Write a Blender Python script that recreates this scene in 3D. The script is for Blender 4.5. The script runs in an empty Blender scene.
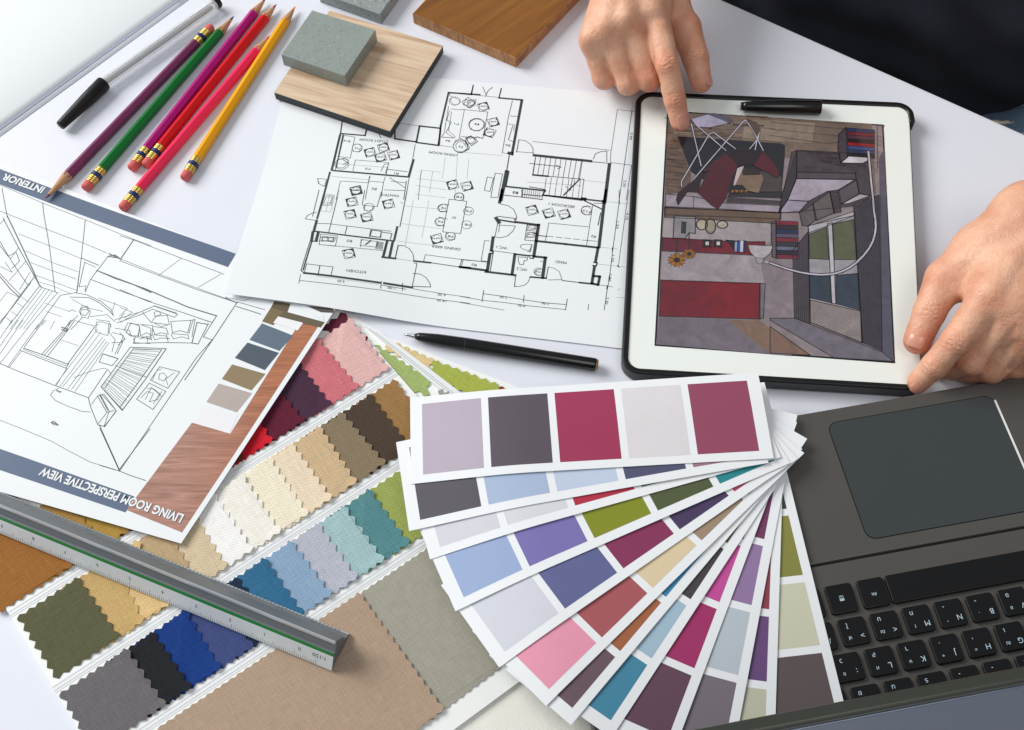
import bpy, math, random
import numpy as np
from mathutils import Vector, Matrix
random.seed(7)
rng = np.random.default_rng(7)
SC = bpy.context.scene
COL = SC.collection
# ------------------------------------------------------------------ camera
F, PITCH, ROLL, H = 1191.8, math.radians(60), math.radians(-2.449), .6566
def ray(px, py):
    x = (px-512)/F; y = -(py-365)/F
    c, s = math.cos(ROLL), math.sin(ROLL)
    x, y = c*x-s*y, s*x+c*y
    return (x, math.cos(PITCH)+y*math.sin(PITCH), -math.sin(PITCH)+y*math.cos(PITCH))
def at(px, py, z=0.0):
    """table-space point at height z (number or height function) that the photograph shows at px, py"""
    d = ray(px, py)
    if callable(z):
        zz = .005
        for _ in range(8):
            t = (H-zz)/-d[2]; zz = z(d[0]*t, d[1]*t)
        t = (H-zz)/-d[2]
        return Vector((d[0]*t, d[1]*t, zz))
    t = (H-z)/-d[2]
    return Vector((d[0]*t, d[1]*t, z))
cam = bpy.data.cameras.new('camera'); camo = bpy.data.objects.new('camera', cam); COL.objects.link(camo)
cam.sensor_width = 36; cam.lens = 36*F/1024; cam.clip_start = .01; cam.clip_end = 50
r_ = Vector((math.cos(ROLL), math.sin(ROLL)*math.sin(PITCH), math.sin(ROLL)*math.cos(PITCH)))
f_ = Vector((0, math.cos(PITCH), -math.sin(PITCH)))
u_ = r_.cross(f_)
camo.matrix_world = Matrix(((r_.x, u_.x, -f_.x, 0), (r_.y, u_.y, -f_.y, 0), (r_.z, u_.z, -f_.z, H), (0, 0, 0, 1)))
SC.camera = camo
SC.render.resolution_x, SC.render.resolution_y = 1024, 730
SC.view_settings.view_transform = 'Standard'; SC.view_settings.look = 'None'
SC.view_settings.exposure = 0; SC.view_settings.gamma = 1

# ------------------------------------------------------------------ materials
def lin(c):
    return tuple(((v/255)/12.92 if v/255 <= .04045 else ((v/255+.055)/1.055)**2.4) for v in c)
def mat(name, rgb=(128, 128, 128), rough=.5, metal=0, spec=.5, coat=0, coat_r=.05, vary=0, vscale=60, bump=0, bscale=800, sheen=0):
    m = bpy.data.materials.new(name); m.use_nodes = True
    nt = m.node_tree; b = nt.nodes['Principled BSDF']
    c = lin(rgb)
    b.inputs['Base Color'].default_value = (*c, 1); b.inputs['Roughness'].default_value = rough
    b.inputs['Metallic'].default_value = metal; b.inputs['Specular IOR Level'].default_value = spec
    b.inputs['Coat Weight'].default_value = coat; b.inputs['Coat Roughness'].default_value = coat_r
    if sheen: b.inputs['Sheen Weight'].default_value = sheen
    tc = nt.nodes.new('ShaderNodeTexCoord')
    if vary:
        n = noise(nt, tc.outputs['Object'], vscale, 4)
        mix = mixc(nt, n, tuple(v*(1-vary) for v in c), tuple(min(1, v*(1+vary)) for v in c))
        nt.links.new(mix, b.inputs['Base Color'])
    if bump:
        n = noise(nt, tc.outputs['Object'], bscale, 3)
        bp = nt.nodes.new('ShaderNodeBump'); bp.inputs['Strength'].default_value = bump; bp.inputs['Distance'].default_value = .0004
        nt.links.new(n, bp.inputs['Height']); nt.links.new(bp.outputs[0], b.inputs['Normal'])
    return m
def noise(nt, vec, scale, detail=3, dist=0):
    n = nt.nodes.new('ShaderNodeTexNoise'); n.inputs['Scale'].default_value = scale; n.inputs['Detail'].default_value = detail
    n.inputs['Distortion'].default_value = dist
    nt.links.new(vec, n.inputs['Vector']); return n.outputs['Fac']
def mixc(nt, fac, a, b):
    m = nt.nodes.new('ShaderNodeMix'); m.data_type = 'RGBA'
    if isinstance(a, tuple): m.inputs[6].default_value = (*a, 1)
    else: nt.links.new(a, m.inputs[6])
    if isinstance(b, tuple): m.inputs[7].default_value = (*b, 1)
    else: nt.links.new(b, m.inputs[7])
    if isinstance(fac, (int, float)): m.inputs[0].default_value = fac
    else: nt.links.new(fac, m.inputs[0])
    return m.outputs[2]
def ramp(nt, fac, stops):
    r = nt.nodes.new('ShaderNodeValToRGB'); e = r.color_ramp.elements
    while len(e) < len(stops): e.new(.5)
    for el, (p, c) in zip(e, stops): el.position = p; el.color = (*c, 1)
    nt.links.new(fac, r.inputs[0]); return r.outputs[0]
def mapping(nt, ang=0, scale=(1, 1, 1)):
    tc = nt.nodes.new('ShaderNodeTexCoord'); mp = nt.nodes.new('ShaderNodeMapping'); mp2 = nt.nodes.new('ShaderNodeMapping')
    mp.inputs['Rotation'].default_value = (0, 0, -math.radians(ang)); mp2.inputs['Scale'].default_value = scale
    nt.links.new(tc.outputs['Object'], mp.inputs[0]); nt.links.new(mp.outputs[0], mp2.inputs[0]); return mp2.outputs[0]
def math_(nt, op, a, b=None):
    m = nt.nodes.new('ShaderNodeMath'); m.operation = op
    for i, v in enumerate((a, b)):
        if v is None: continue
        if isinstance(v, (int, float)): m.inputs[i].default_value = v
        else: nt.links.new(v, m.inputs[i])
    return m.outputs[0]
FAB = {}
def fabric(rgb, ang=34, contrast=.42, p=.00135):
    key = (rgb, ang, contrast)
    if key in FAB: return FAB[key]
    m = bpy.data.materials.new('woven_fabric'); m.use_nodes = True; nt = m.node_tree; b = nt.nodes['Principled BSDF']
    g_ = sum(rgb)/3; c = tuple(x*.93 for x in lin(tuple(v*.86+g_*.14 for v in rgb)))
    v = mapping(nt, ang)
    # slight wobble of the threads
    wob = nt.nodes.new('ShaderNodeTexNoise'); wob.inputs['Scale'].default_value = 60; nt.links.new(v, wob.inputs['Vector'])
    add = nt.nodes.new('ShaderNodeVectorMath'); add.operation = 'MULTIPLY_ADD'
    nt.links.new(wob.outputs['Color'], add.inputs[0]); add.inputs[1].default_value = (.0012,)*3; nt.links.new(v, add.inputs[2])
    sp = nt.nodes.new('ShaderNodeSeparateXYZ'); nt.links.new(add.outputs[0], sp.inputs[0])
    k = 2*math.pi/p
    sx = math_(nt, 'SINE', math_(nt, 'MULTIPLY', sp.outputs[0], k)); sy = math_(nt, 'SINE', math_(nt, 'MULTIPLY', sp.outputs[1], k))
    w = math_(nt, 'MULTIPLY', sx, sy)                      # -1..1 basket weave
    w = math_(nt, 'MULTIPLY_ADD', w, .5); w.node.inputs[2].default_value = .5
    n1 = noise(nt, mapping(nt, ang, (1800, 90, 1)), 1, 3); n2 = noise(nt, mapping(nt, ang, (90, 1800, 1)), 1, 3)
    nn = math_(nt, 'MULTIPLY', math_(nt, 'ADD', n1, n2), .5)
    h = math_(nt, 'ADD', math_(nt, 'MULTIPLY', w, .5), math_(nt, 'MULTIPLY', nn, .85))
    dark = tuple(x*(1-contrast) for x in c); lite = tuple(min(.95, x*(1+contrast)+.012) for x in c)
    col = ramp(nt, h, [(.3, dark), (.66, c), (.95, lite)])
    nt.links.new(col, b.inputs['Base Color']); b.inputs['Roughness'].default_value = .92; b.inputs['Specular IOR Level'].default_value = .15
    b.inputs['Sheen Weight'].default_value = .12
    bp = nt.nodes.new('ShaderNodeBump'); bp.inputs['Strength'].default_value = .5; bp.inputs['Distance'].default_value = .0003
    nt.links.new(h, bp.inputs['Height']); nt.links.new(bp.outputs[0], b.inputs['Normal'])
    FAB[key] = m; return m
def grain(name, stops, ang, scale=(14, 220, 14), rough=.45, coat=0, dist=1.2):
    m = bpy.data.materials.new(name); m.use_nodes = True; nt = m.node_tree; b = nt.nodes['Principled BSDF']
    n1 = noise(nt, mapping(nt, ang, scale), 1, 5, dist)
    n2 = noise(nt, mapping(nt, ang, tuple(s*4 for s in scale)), 1, 4, .3)
    f = math_(nt, 'ADD', math_(nt, 'MULTIPLY', n1, .8), math_(nt, 'MULTIPLY', n2, .2))
    nt.links.new(ramp(nt, f, [(p, lin(c)) for p, c in stops]), b.inputs['Base Color'])
    b.inputs['Roughness'].default_value = rough; b.inputs['Coat Weight'].default_value = coat; b.inputs['Coat Roughness'].default_value = .12
    return m
def vcol_mat(name, emit=0, gam=1, rough=.6, mottled=.15, coat=0, spec=.4, paper=0):
    m = bpy.data.materials.new(name); m.use_nodes = True; nt = m.node_tree; b = nt.nodes['Principled BSDF']
    a = nt.nodes.new('ShaderNodeAttribute'); a.attribute_name = 'Col'
    tc = nt.nodes.new('ShaderNodeTexCoord')
    n = noise(nt, tc.outputs['Object'], 70, 5, 1.5); n2 = noise(nt, tc.outputs['Object'], 900, 2)
    f = math_(nt, 'ADD', math_(nt, 'MULTIPLY', n, .75), math_(nt, 'MULTIPLY', n2, .25))
    sc = nt.nodes.new('ShaderNodeMapRange'); nt.links.new(f, sc.inputs[0]); sc.inputs[1].default_value = .3; sc.inputs[2].default_value = .7
    sc.inputs[3].default_value = 1-mottled; sc.inputs[4].default_value = 1+mottled
    vm = nt.nodes.new('ShaderNodeVectorMath'); vm.operation = 'SCALE'; nt.links.new(a.outputs['Color'], vm.inputs[0]); nt.links.new(sc.outputs[0], vm.inputs['Scale'])
    if emit:
        gm = nt.nodes.new('ShaderNodeGamma'); gm.inputs[1].default_value = gam; nt.links.new(a.outputs['Color'], gm.inputs[0]); nt.links.new(gm.outputs[0], vm.inputs[0])
        b.inputs['Base Color'].default_value = (.01, .01, .012, 1)
        nt.links.new(vm.outputs[0], b.inputs['Emission Color']); b.inputs['Emission Strength'].default_value = emit
    else: nt.links.new(vm.outputs[0], b.inputs['Base Color'])
    b.inputs['Roughness'].default_value = rough; b.inputs['Coat Weight'].default_value = coat; b.inputs['Coat Roughness'].default_value = .03
    b.inputs['Specular IOR Level'].default_value = spec
    return m

# ------------------------------------------------------------------ object helpers
def link(o, parent=None, label=None, cat=None, group=None, kind=None):
    COL.objects.link(o)
    if parent: o.parent = parent
    if label: o['label'] = label
    if cat: o['category'] = cat
    if group: o['group'] = group
    if kind: o['kind'] = kind
    return o
def thing(name, loc, label, cat, group=None):
    o = bpy.data.objects.new(name, None); o.location = loc; o.empty_display_size = .02
    return link(o, None, label, cat, group)
def origin(o):
    v = Vector((0, 0, 0))
    while o: v += o.location; o = o.parent
    return v
def mesh(name, V, P, m, parent=None, smooth=False, cols=None, **kw):
    """V in world coordinates; stored relative to the parent's base"""
    off = origin(parent) if parent else Vector((0, 0, 0))
    me = bpy.data.meshes.new(name)
    me.from_pydata([(v[0]-off.x, v[1]-off.y, v[2]-off.z) for v in V], [], P)
    for mm in (m if isinstance(m, (list, tuple)) else [m]): me.materials.append(mm)
    if cols is not None:
        ca = me.color_attributes.new('Col', 'FLOAT_COLOR', 'CORNER')
        for p, c in zip(me.polygons, cols):
            for li in p.loop_indices: ca.data[li].color = (*c, 1)
    if smooth:
        for p in me.polygons: p.use_smooth = True
    me.update()
    return link(bpy.data.objects.new(name, me), parent, **kw)
def bevel(o, w, seg=2, ang=30):
    b = o.modifiers.new('bevel', 'BEVEL'); b.width = w; b.segments = seg; b.limit_method = 'ANGLE'; b.angle_limit = math.radians(ang)
    return o
class MB:
    def __init__(s): s.V = []; s.P = []; s.C = []; s.MI = []
    def add(s, V, P, c=None):
        n = len(s.V); s.V += [tuple(v) for v in V]; s.P += [tuple(i+n for i in p) for p in P]; s.C += [c or (1, 1, 1)]*len(P)
    def build(s, name, m, parent=None, smooth=False, colour=False, **kw):
        return mesh(name, s.V, s.P, m, parent, smooth, s.C if colour else None, **kw)
def prism(poly, z0, z1):
    """poly: list of (x,y[,z top]); closed slab"""
    n = len(poly)
    V = [(p[0], p[1], z0) for p in poly]+[(p[0], p[1], z1) for p in poly]
    a = sum(poly[i][0]*poly[(i+1) % n][1]-poly[(i+1) % n][0]*poly[i][1] for i in range(n))
    idx = list(range(n)) if a > 0 else list(range(n))[::-1]
    P = [tuple(reversed(idx)), tuple(n+i for i in idx)]
    for k in range(n):
        i, j = idx[k], idx[(k+1) % n]; P.append((i, j, n+j, n+i))
    return V, P
def box_uv(O, U, Vv, W, u0, u1, v0, v1, w0, w1):
    pts = [O+U*a+Vv*b+W*c for c in (w0, w1) for a, b in ((u0, v0), (u1, v0), (u1, v1), (u0, v1))]
    P = [(3, 2, 1, 0), (4, 5, 6, 7), (0, 1, 5, 4), (1, 2, 6, 5), (2, 3, 7, 6), (3, 0, 4, 7)]
    if U.cross(Vv).dot(W) < 0: P = [tuple(reversed(p)) for p in P]
    return pts, P
def tube(pts, rad, n=12, cap=True):
    """loft of rings round a polyline; rad list"""
    V = []; P = []
    pts = [Vector(p) for p in pts]; m = len(pts)
    for i, p in enumerate(pts):
        d = (pts[min(i+1, m-1)]-pts[max(i-1, 0)]).normalized()
        s = d.cross(Vector((0, 0, 1))).normalized() if abs(d.z) < .95 else Vector((1, 0, 0)); t = s.cross(d)
        for k in range(n):
            a = 2*math.pi*(k+.5)/n; V.append(p+(s*math.cos(a)+t*math.sin(a))*rad[i])
    for i in range(m-1):
        for k in range(n):
            a, b = i*n+k, i*n+(k+1) % n; P.append((a, b, b+n, a+n))
    if cap: P.append(tuple(range(n))[::-1]); P.append(tuple((m-1)*n+k for k in range(n)))
    return V, [tuple(reversed(p)) for p in P]
def ribbon(mb, pts, w, zf, eps, c=None, step=.008):
    """thin printed line following surface zf"""
    for a, b in zip(pts[:-1], pts[1:]):
        d = Vector((b[0]-a[0], b[1]-a[1])); L = d.length
        if L < 1e-6: continue
        d /= L; s = Vector((-d.y, d.x))*w/2; n = max(1, int(L/step)); e = d*w*.4
        V = []
        for i in range(n+1):
            q = Vector((a[0], a[1]))-e+(d*L+2*e)*i/n
            for sg in (1, -1):
                x, y = q.x+s.x*sg, q.y+s.y*sg; V.append((x, y, zf(x, y)+eps))
        mb.add(V, [(2*i, 2*i+1, 2*i+3, 2*i+2) for i in range(n)], c)
def sheet(zf, quad, nu, nv, thick=.0002, under=None):
    """paper: quad TL,TR,BR,BL world xy; top follows zf"""
    V = []; P = []
    q = [Vector((p[0], p[1])) for p in quad]
    for lay in (0, 1):
        for j in range(nv+1):
            for i in range(nu+1):
                a, b = i/nu, j/nv
                p = (q[0]*(1-a)+q[1]*a)*(1-b)+(q[3]*(1-a)+q[2]*a)*b
                V.append((p.x, p.y, zf(p.x, p.y)-lay*thick))
    N = (nu+1)*(nv+1)
    for j in range(nv):
        for i in range(nu):
            a = j*(nu+1)+i; P.append((a, a+nu+1, a+nu+2, a+1)); P.append((N+a, N+a+1, N+a+nu+2, N+a+nu+1))
    bd = [i for i in range(nu+1)]+[(j)*(nu+1)+nu for j in range(1, nv+1)]+[nv*(nu+1)+i for i in range(nu-1, -1, -1)]+[j*(nu+1) for j in range(nv-1, 0, -1)]
    for k in range(len(bd)):
        i, j = bd[k], bd[(k+1) % len(bd)]; P.append((i, j, N+j, N+i))
    return V, P
def sub2(poly, step):
    out = []
    for i in range(len(poly)):
        a, b = Vector(poly[i][:2]), Vector(poly[(i+1) % len(poly)][:2]); n = max(1, int((b-a).length/step))
        for k in range(n): out.append(a+(b-a)*k/n)
    return out
def patch(quad, zf, eps, nu=10, nv=10):
    q = [Vector((p[0], p[1])) for p in quad]; V = []; P = []
    for j in range(nv+1):
        for i in range(nu+1):
            a, b = i/nu, j/nv; p = (q[0]*(1-a)+q[1]*a)*(1-b)+(q[3]*(1-a)+q[2]*a)*b
            V.append((p.x, p.y, zf(p.x, p.y)+eps))
    for j in range(nv):
        for i in range(nu):
            a = j*(nu+1)+i; P.append((a, a+nu+1, a+nu+2, a+1))
    return V, P
def smooth01(t): t = max(0., min(1., t)); return t*t*(3-2*t)
_txt = {}
def text_geo(s, shear=0, bold=0):
    k = (s, shear, bold)
    if k in _txt: return _txt[k]
    cu = bpy.data.curves.new('t', 'FONT'); cu.body = s; cu.size = 1; cu.resolution_u = 3; cu.shear = shear; cu.offset = bold
    o = bpy.data.objects.new('t', cu); COL.objects.link(o)
    dg = bpy.context.evaluated_depsgraph_get(); ev = o.evaluated_get(dg); me = ev.to_mesh()
    V = [tuple(v.co) for v in me.vertices]; P = [tuple(p.vertices) for p in me.polygons]
    ev.to_mesh_clear(); bpy.data.objects.remove(o); bpy.data.curves.remove(cu)
    if not V: V = [(0, 0, 0)]
    xs = [v[0] for v in V]; ys = [v[1] for v in V]
    _txt[k] = (V, P, min(xs), max(xs), min(ys), max(ys)); return _txt[k]
def text(mb, s, a, b, h, zf, eps, c=None, side=-1, fit=True, bold=0, shear=0):
    """text with baseline from world xy a to b, cap height h, letters rising to the right of the direction when side<0"""
    V, P, x0, x1, y0, y1 = text_geo(s, shear, bold)
    a = Vector((a[0], a[1])); b = Vector((b[0], b[1])); d = (b-a); L = d.length; d /= L; up = Vector((-d.y, d.x)); a = a-up*h/2; b = b-up*h/2
    kx = L/(x1-x0+1e-6); ky = h/.7
    if not fit: kx = ky; a = (a+b)/2-d*kx*(x1-x0)/2
    out = []
    for v in V:
        q = a+d*(v[0]-x0)*kx+up*v[1]*ky; out.append((q.x, q.y, zf(q.x, q.y)+eps))
    mb.add(out, P, c)
def crop(x0, y0, s):
    return lambda x, y: (x0+x/s, y0+y/s)
def parse(t): return [[float(v) for v in p.split(',')] for p in t.split()]
def lines(mb, txt, cr, zf, eps, unit=.00047, c=None):
    """each row: width;pts ; 'w C' closes the loop"""
    for row in txt.strip().split('\n'):
        row = row.strip()
        if not row: continue
        w, pts = row.split(';'); cl = 'C' in w; w = float(w.replace('C', ''))
        pp = [at(*cr(*p), zf) for p in parse(pts)]
        if cl: pp.append(pp[0])
        ribbon(mb, pp, w*unit, zf, eps, c)

# ------------------------------------------------------------------ light
w = bpy.data.worlds.new('World'); SC.world = w; w.use_nodes = True
bg = w.node_tree.nodes['Background']; bg.inputs[0].default_value = (.86, .93, 1, 1); bg.inputs[1].default_value = .36
def area(name, loc, target, size, power, col):
    l = bpy.data.lights.new(name, 'AREA'); l.shape = 'RECTANGLE'; l.size, l.size_y = size; l.energy = power; l.color = col
    o = bpy.data.objects.new(name, l); COL.objects.link(o); o.location = loc
    o.rotation_euler = (Vector(target)-Vector(loc)).to_track_quat('-Z', 'Y').to_euler(); return o
area('window_light', (-2.7, 2.0, 2.15), (0, .4, 0), (2.3, 1.9), 176, (1, .98, .95))
area('ceiling_light', (.5, -.5, 2.0), (0, .4, 0), (.9, .9), 10, (1, .97, .93))

# ------------------------------------------------------------------ setting
floor = mat('floor_dark', (60, 58, 60), .6, vary=.2)
mesh('floor', [(-4, -4, -.74), (4, -4, -.74), (4, 4, -.74), (-4, 4, -.74)], [(0, 1, 2, 3)], floor, kind='structure')
m_table = mat('table_white', (218, 221, 230), .42, spec=.3, vary=.02, vscale=7, bump=.06, bscale=500)
ed1 = at(727, 0); ed3 = at(1024, 132); ed = (ed3-ed1).normalized()
A_ = ed1-ed*.9; B_ = ed3+ed*1.2
tb = thing('white_table', (0, .4, -.74), 'white desk with a smooth bluish white top under all the papers and samples', 'desk')
V, P = prism([(A_.x, A_.y), (B_.x, B_.y), (B_.x-.9, B_.y-1.1), (-1.1, -.35), (-1.1, .9)], -.028, 0)
t = mesh('table_top', V, P, m_table, tb); bevel(t, .004, 3)
for x, y in ((-.85, -.2), (-.75, .75), (.5, .2), (.15, -.3)):
    V, P = prism([(x-.025, y-.025), (x+.025, y-.025), (x+.025, y+.025), (x-.025, y+.025)], -.74, -.0285)
    mesh('leg', V, P, m_table, tb)
# ------------------------------------------------------------------ papers
m_paper = mat('paper_white', (226, 230, 233), .6, spec=.25, vary=.01, vscale=15, bump=.03, bscale=300)
m_ink = mat('ink_dark', (46, 52, 56), .7)
m_inkp = mat('ink_pen', (84, 96, 98), .7)
m_inkl = mat('ink_grey', (160, 166, 170), .7)
m_vprint = vcol_mat('printed_colour', rough=.55, mottled=.03)

# height of the perspective sheet: flat on the table at upper left, lying over the swatch board at lower right
def h_persp(x, y):
    # distance into the swatch board measured along its column direction
    t = ((x+.26)*.59-(y-.36)*.0+(.0))*1.0
    k = smooth01(((x+.36)*.75-(y-.47)*.75)/.17)
    return .0012+.0052*k
PT, PB = at(343, 297.5, h_persp), at(181, 543.5, h_persp)
pd = (PB-PT); pd.z = 0; PL = pd.length; pd.normalize(); pq = Vector((pd.y, -pd.x, 0))   # towards the left end
if pq.x > 0: pq = -pq
PW = .30
def h_plan(x, y):
    # paper lies over the corner of the perspective sheet and the swatch board at its lower left
    k = smooth01((-x-.045-(y-.45)*.25)/.1)*smooth01((.56-y)/.1)
    lift = .0035*smooth01((-x-.115)/.08)*smooth01((.56-y)/.12)
    return .0009+.0078*k+lift*.4
ps = thing('perspective_drawing_sheet', (PT+PB)/2+pq*PW/2, 'white sheet with an ink drawing of a living room and slate blue title bands', 'drawing sheet')
V, P = sheet(h_persp, [at(-80, 129, h_persp), PT, PB, at(-80, 469.5, h_persp)], 70, 70)
mesh('paper', V, P, m_paper, ps, smooth=False)
band = lin((92, 108, 138))
def prt(quadpx, colr, name, eps=.00006, m=None, label=None, n=12, zf=h_persp, parent=ps):
    q = [at(*p, zf) for p in quadpx]; V, P = patch(q, zf, eps, n, n)
    return mesh(name, V, P, m or m_vprint, parent, cols=[colr]*len(P), label=label)
# top band clipped where the floor plan begins (it continues underneath)
prt([(-12, 164.5), (236, 253.8), (228, 267.2), (-12, 179.8)], lin((78, 94, 120)), 'title_band', n=24)
prt([(-14, 444), (134.5, 496.5), (125.5, 512.5), (-14, 465.5)], lin((80, 97, 124)), 'title_band', n=16)
m_strip = grain('printed_wood', [(.3, (132, 92, 78)), (.45, (154, 110, 94)), (.55, (166, 120, 104)), (.7, (182, 136, 120))], -3, (14, 210, 10), .5, dist=2.6)
nt = m_strip.node_tree; bb_ = nt.nodes['Principled BSDF']; lk = bb_.inputs['Base Color'].links[0].from_socket
tcs = nt.nodes.new('ShaderNodeTexCoord'); sps = nt.nodes.new('ShaderNodeSeparateXYZ'); nt.links.new(tcs.outputs['Object'], sps.inputs[0])
mrs = nt.nodes.new('ShaderNodeMapRange'); nt.links.new(sps.outputs[0], mrs.inputs[0]); oo = origin(ps)
mrs.inputs[1].default_value = at(190, 450, .005).x-oo.x; mrs.inputs[2].default_value = at(270, 380, .005).x-oo.x
hsv = nt.nodes.new('ShaderNodeMix'); hsv.data_type = 'RGBA'; hsv.blend_type = 'MULTIPLY'; nt.links.new(mrs.outputs[0], hsv.inputs[0]); nt.links.new(lk, hsv.inputs[6]); hsv.inputs[7].default_value = (1.02, .72, .42, 1)
nt.links.new(hsv.outputs[2], bb_.inputs['Base Color'])
prt([(191.9, 422.7), (245, 438), (182, 532.5), (126.6, 510)], (1, 1, 1), 'wood_strip', m=m_strip, n=14)
prt([(301, 320.5), (318.5, 326), (245, 438), (230.2, 433.7)], (1, 1, 1), 'wood_strip', m=m_strip, n=20)
c8 = crop(0, 280, 2.606); EPS_ = .0001
for q, c in (('683,113 764,145 728,185 650,156', (86, 104, 120)), ('645,163 727,190 690,235 612,203', (66, 80, 94)),
             ('605,220 692,245 655,288 578,258', (134, 116, 84)), ('570,270 657,295 617,345 538,318', (172, 160, 154)),
             ('532,328 620,352 598,400 502,372', (226, 226, 230)), ('712,55 757,60 738,88 715,117 685,108', None),
             ):
    if c is None:
        for qq, cc in (('715,55 757,62 748,86 706,72', (92, 80, 58)), ('706,72 748,86 712,118 683,108', (112, 98, 66)), ('742,82 846,110 836,124 722,98', (92, 84, 62)),
                       ('725,95 790,112 776,132 712,112', (228, 228, 230)), ('800,68 868,74 872,86 836,84', (78, 72, 66)), ('770,65 800,70 842,92 845,108 750,80', (226, 228, 230))):
            EPS_ += .00002; prt([c8(*p) for p in parse(qq)], lin(cc), 'photo_swatch', eps=EPS_, n=4)
    else: prt([c8(*p) for p in parse(q)], lin(c), 'colour_patch', eps=.0001, n=6)
# lettering: white with a soft dark drop shadow, read from the other side of the desk
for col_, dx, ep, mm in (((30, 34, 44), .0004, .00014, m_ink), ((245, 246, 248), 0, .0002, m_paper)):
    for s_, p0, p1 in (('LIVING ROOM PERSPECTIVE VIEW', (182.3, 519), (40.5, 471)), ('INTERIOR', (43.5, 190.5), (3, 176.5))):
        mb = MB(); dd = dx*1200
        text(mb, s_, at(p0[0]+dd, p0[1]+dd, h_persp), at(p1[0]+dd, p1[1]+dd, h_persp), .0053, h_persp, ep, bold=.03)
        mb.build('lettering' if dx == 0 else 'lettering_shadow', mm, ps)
mb = MB(); E5 = .00008
L5, L6, L7, L8 = crop(0, 180, 4.867), crop(120, 230, 4.867), crop(0, 320, 4.867), crop(100, 340, 4.867)
L9 = crop(40, 230, 5.614)
lines(mb, '''.8;-10,20 208,112 418,195 655,290 735,320
.8;-5,150 35,165 222,238 400,305 520,355
.7;90,262 240,320 395,382
.7;125,345 250,400 380,447
.7;150,402 258,443 372,482
.7;170,462 264,497 368,535
.6;185,495 268,520 340,552
1;10,40 35,180
1;208,110 212,160 240,320 268,545
1;415,195 395,385 372,550
.8;650,290 585,385
1.2;15,185 85,320 185,500 200,520
1.6;35,175 105,320 172,465 190,510
.8;0,215 22,190
1;0,300 50,385 95,455 135,510
.7;50,385 90,330 |'''.replace(' |', ''), L5, h_persp, E5)
lines(mb, '''1;0,320 40,372 78,350 95,395 58,430
.8;25,400 60,450 0,420
1;0,455 60,520 105,565
1.4;0,470 50,530 95,570
.8;45,490 125,395
.8;95,535 145,450
.7;0,590 35,545 90,570
1.3;172,465 100,560 0,700
1;195,512 120,610 30,725
.8;150,500 60,620 0,690
.7;55,640 85,660
.7;30,670 60,695
.7;85,600 115,620
.7;105,570 140,595
.7;205,522 50,725
.6;222,528 75,725
.6;238,535 95,725
.6;255,540 115,725
.8;280,548 130,725
1;295,560 175,725
.9;195,520 285,550
1.6;530,358 585,385
1.6;525,372 580,380 560,365 535,368
1.1;528,370 475,438 440,485
1.2;395,380 480,415
.9;410,400 465,425
.9;395,382 375,545
1;412,402 385,520
1;440,485 415,545
.8;388,520 418,515 414,545
1.6;470,440 560,475 640,505 735,548
1;480,445 560,480 660,512 735,540
1.1;445,485 600,545 735,592''', L5, h_persp, E5)
lines(mb, '''1;360,548 420,558 490,590 540,630 552,660
1;340,570 430,572 480,595 530,635 552,660
.7;350,580 420,620 500,640
.7;480,575 620,625 580,665
.6;560,595 545,640
.8;400,612 385,640 400,670 430,672 440,640 425,615 400,612
.9;390,625 420,618 432,640 415,662 392,650 395,630 425,632
.8;370,640 350,632 335,640
1;378,660 310,725
1;398,672 345,728
.8;440,665 520,655 560,690
.8;470,680 530,688 540,715
.6;225,640 300,665
.6;220,600 340,640
1;355,552 300,560
.8;560,680 690,640 735,620
.9;570,695 700,650''', L5, h_persp, E5)
lines(mb, '''.9;0,28 70,50 300,138 505,215
.7;70,45 0,148
.7;298,138 190,220
.7;490,215 380,280
.8;0,140 190,215 380,285 520,335
.9;0,150 190,222 380,292 570,355
1.6;515,328 545,345 570,355 530,338
.6;530,330 600,345 640,332
.9;570,350 705,388
1.2;565,372 640,395 685,410
1.7;0,243 120,285 230,332 330,375 470,418
1;0,290 130,345 300,400 430,445
1;470,418 450,450 385,430
1.2;570,352 450,535 315,730
1;465,425 405,520 450,535
1;430,455 380,555
1.3;380,555 350,550 375,450 430,460
1;350,550 220,548 65,552 75,520
.8;355,440 335,505
.9;85,405 165,370 280,410 265,425 160,385 95,415
1;165,368 275,405
.9;110,400 150,450 230,460
.8;165,400 190,395 200,412 170,420 165,400
.8;155,445 175,420 230,415 240,460 200,470 160,450
.9;90,460 50,455 40,480 30,500 60,515 90,515 95,470 90,460
.9;100,460 160,465 155,515 130,500 100,515 95,470
.9;165,470 225,478 235,508 200,500 170,510 160,480
.9;245,445 345,440 330,500 290,490 255,500 248,450
.8;250,505 330,510 335,530 300,520 260,530 250,510
.8;160,510 220,515 240,530 200,525 170,535 160,515
.8;90,520 150,520 155,535 120,525 95,530
.7;130,515 135,548
.7;225,510 235,548
.9;345,440 365,435 350,520
.7;0,378 60,400 20,430
.8;0,450 85,405
.8;20,405 -5,440
.8;0,500 25,530 -10,560''', L6, h_persp, E5)
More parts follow.
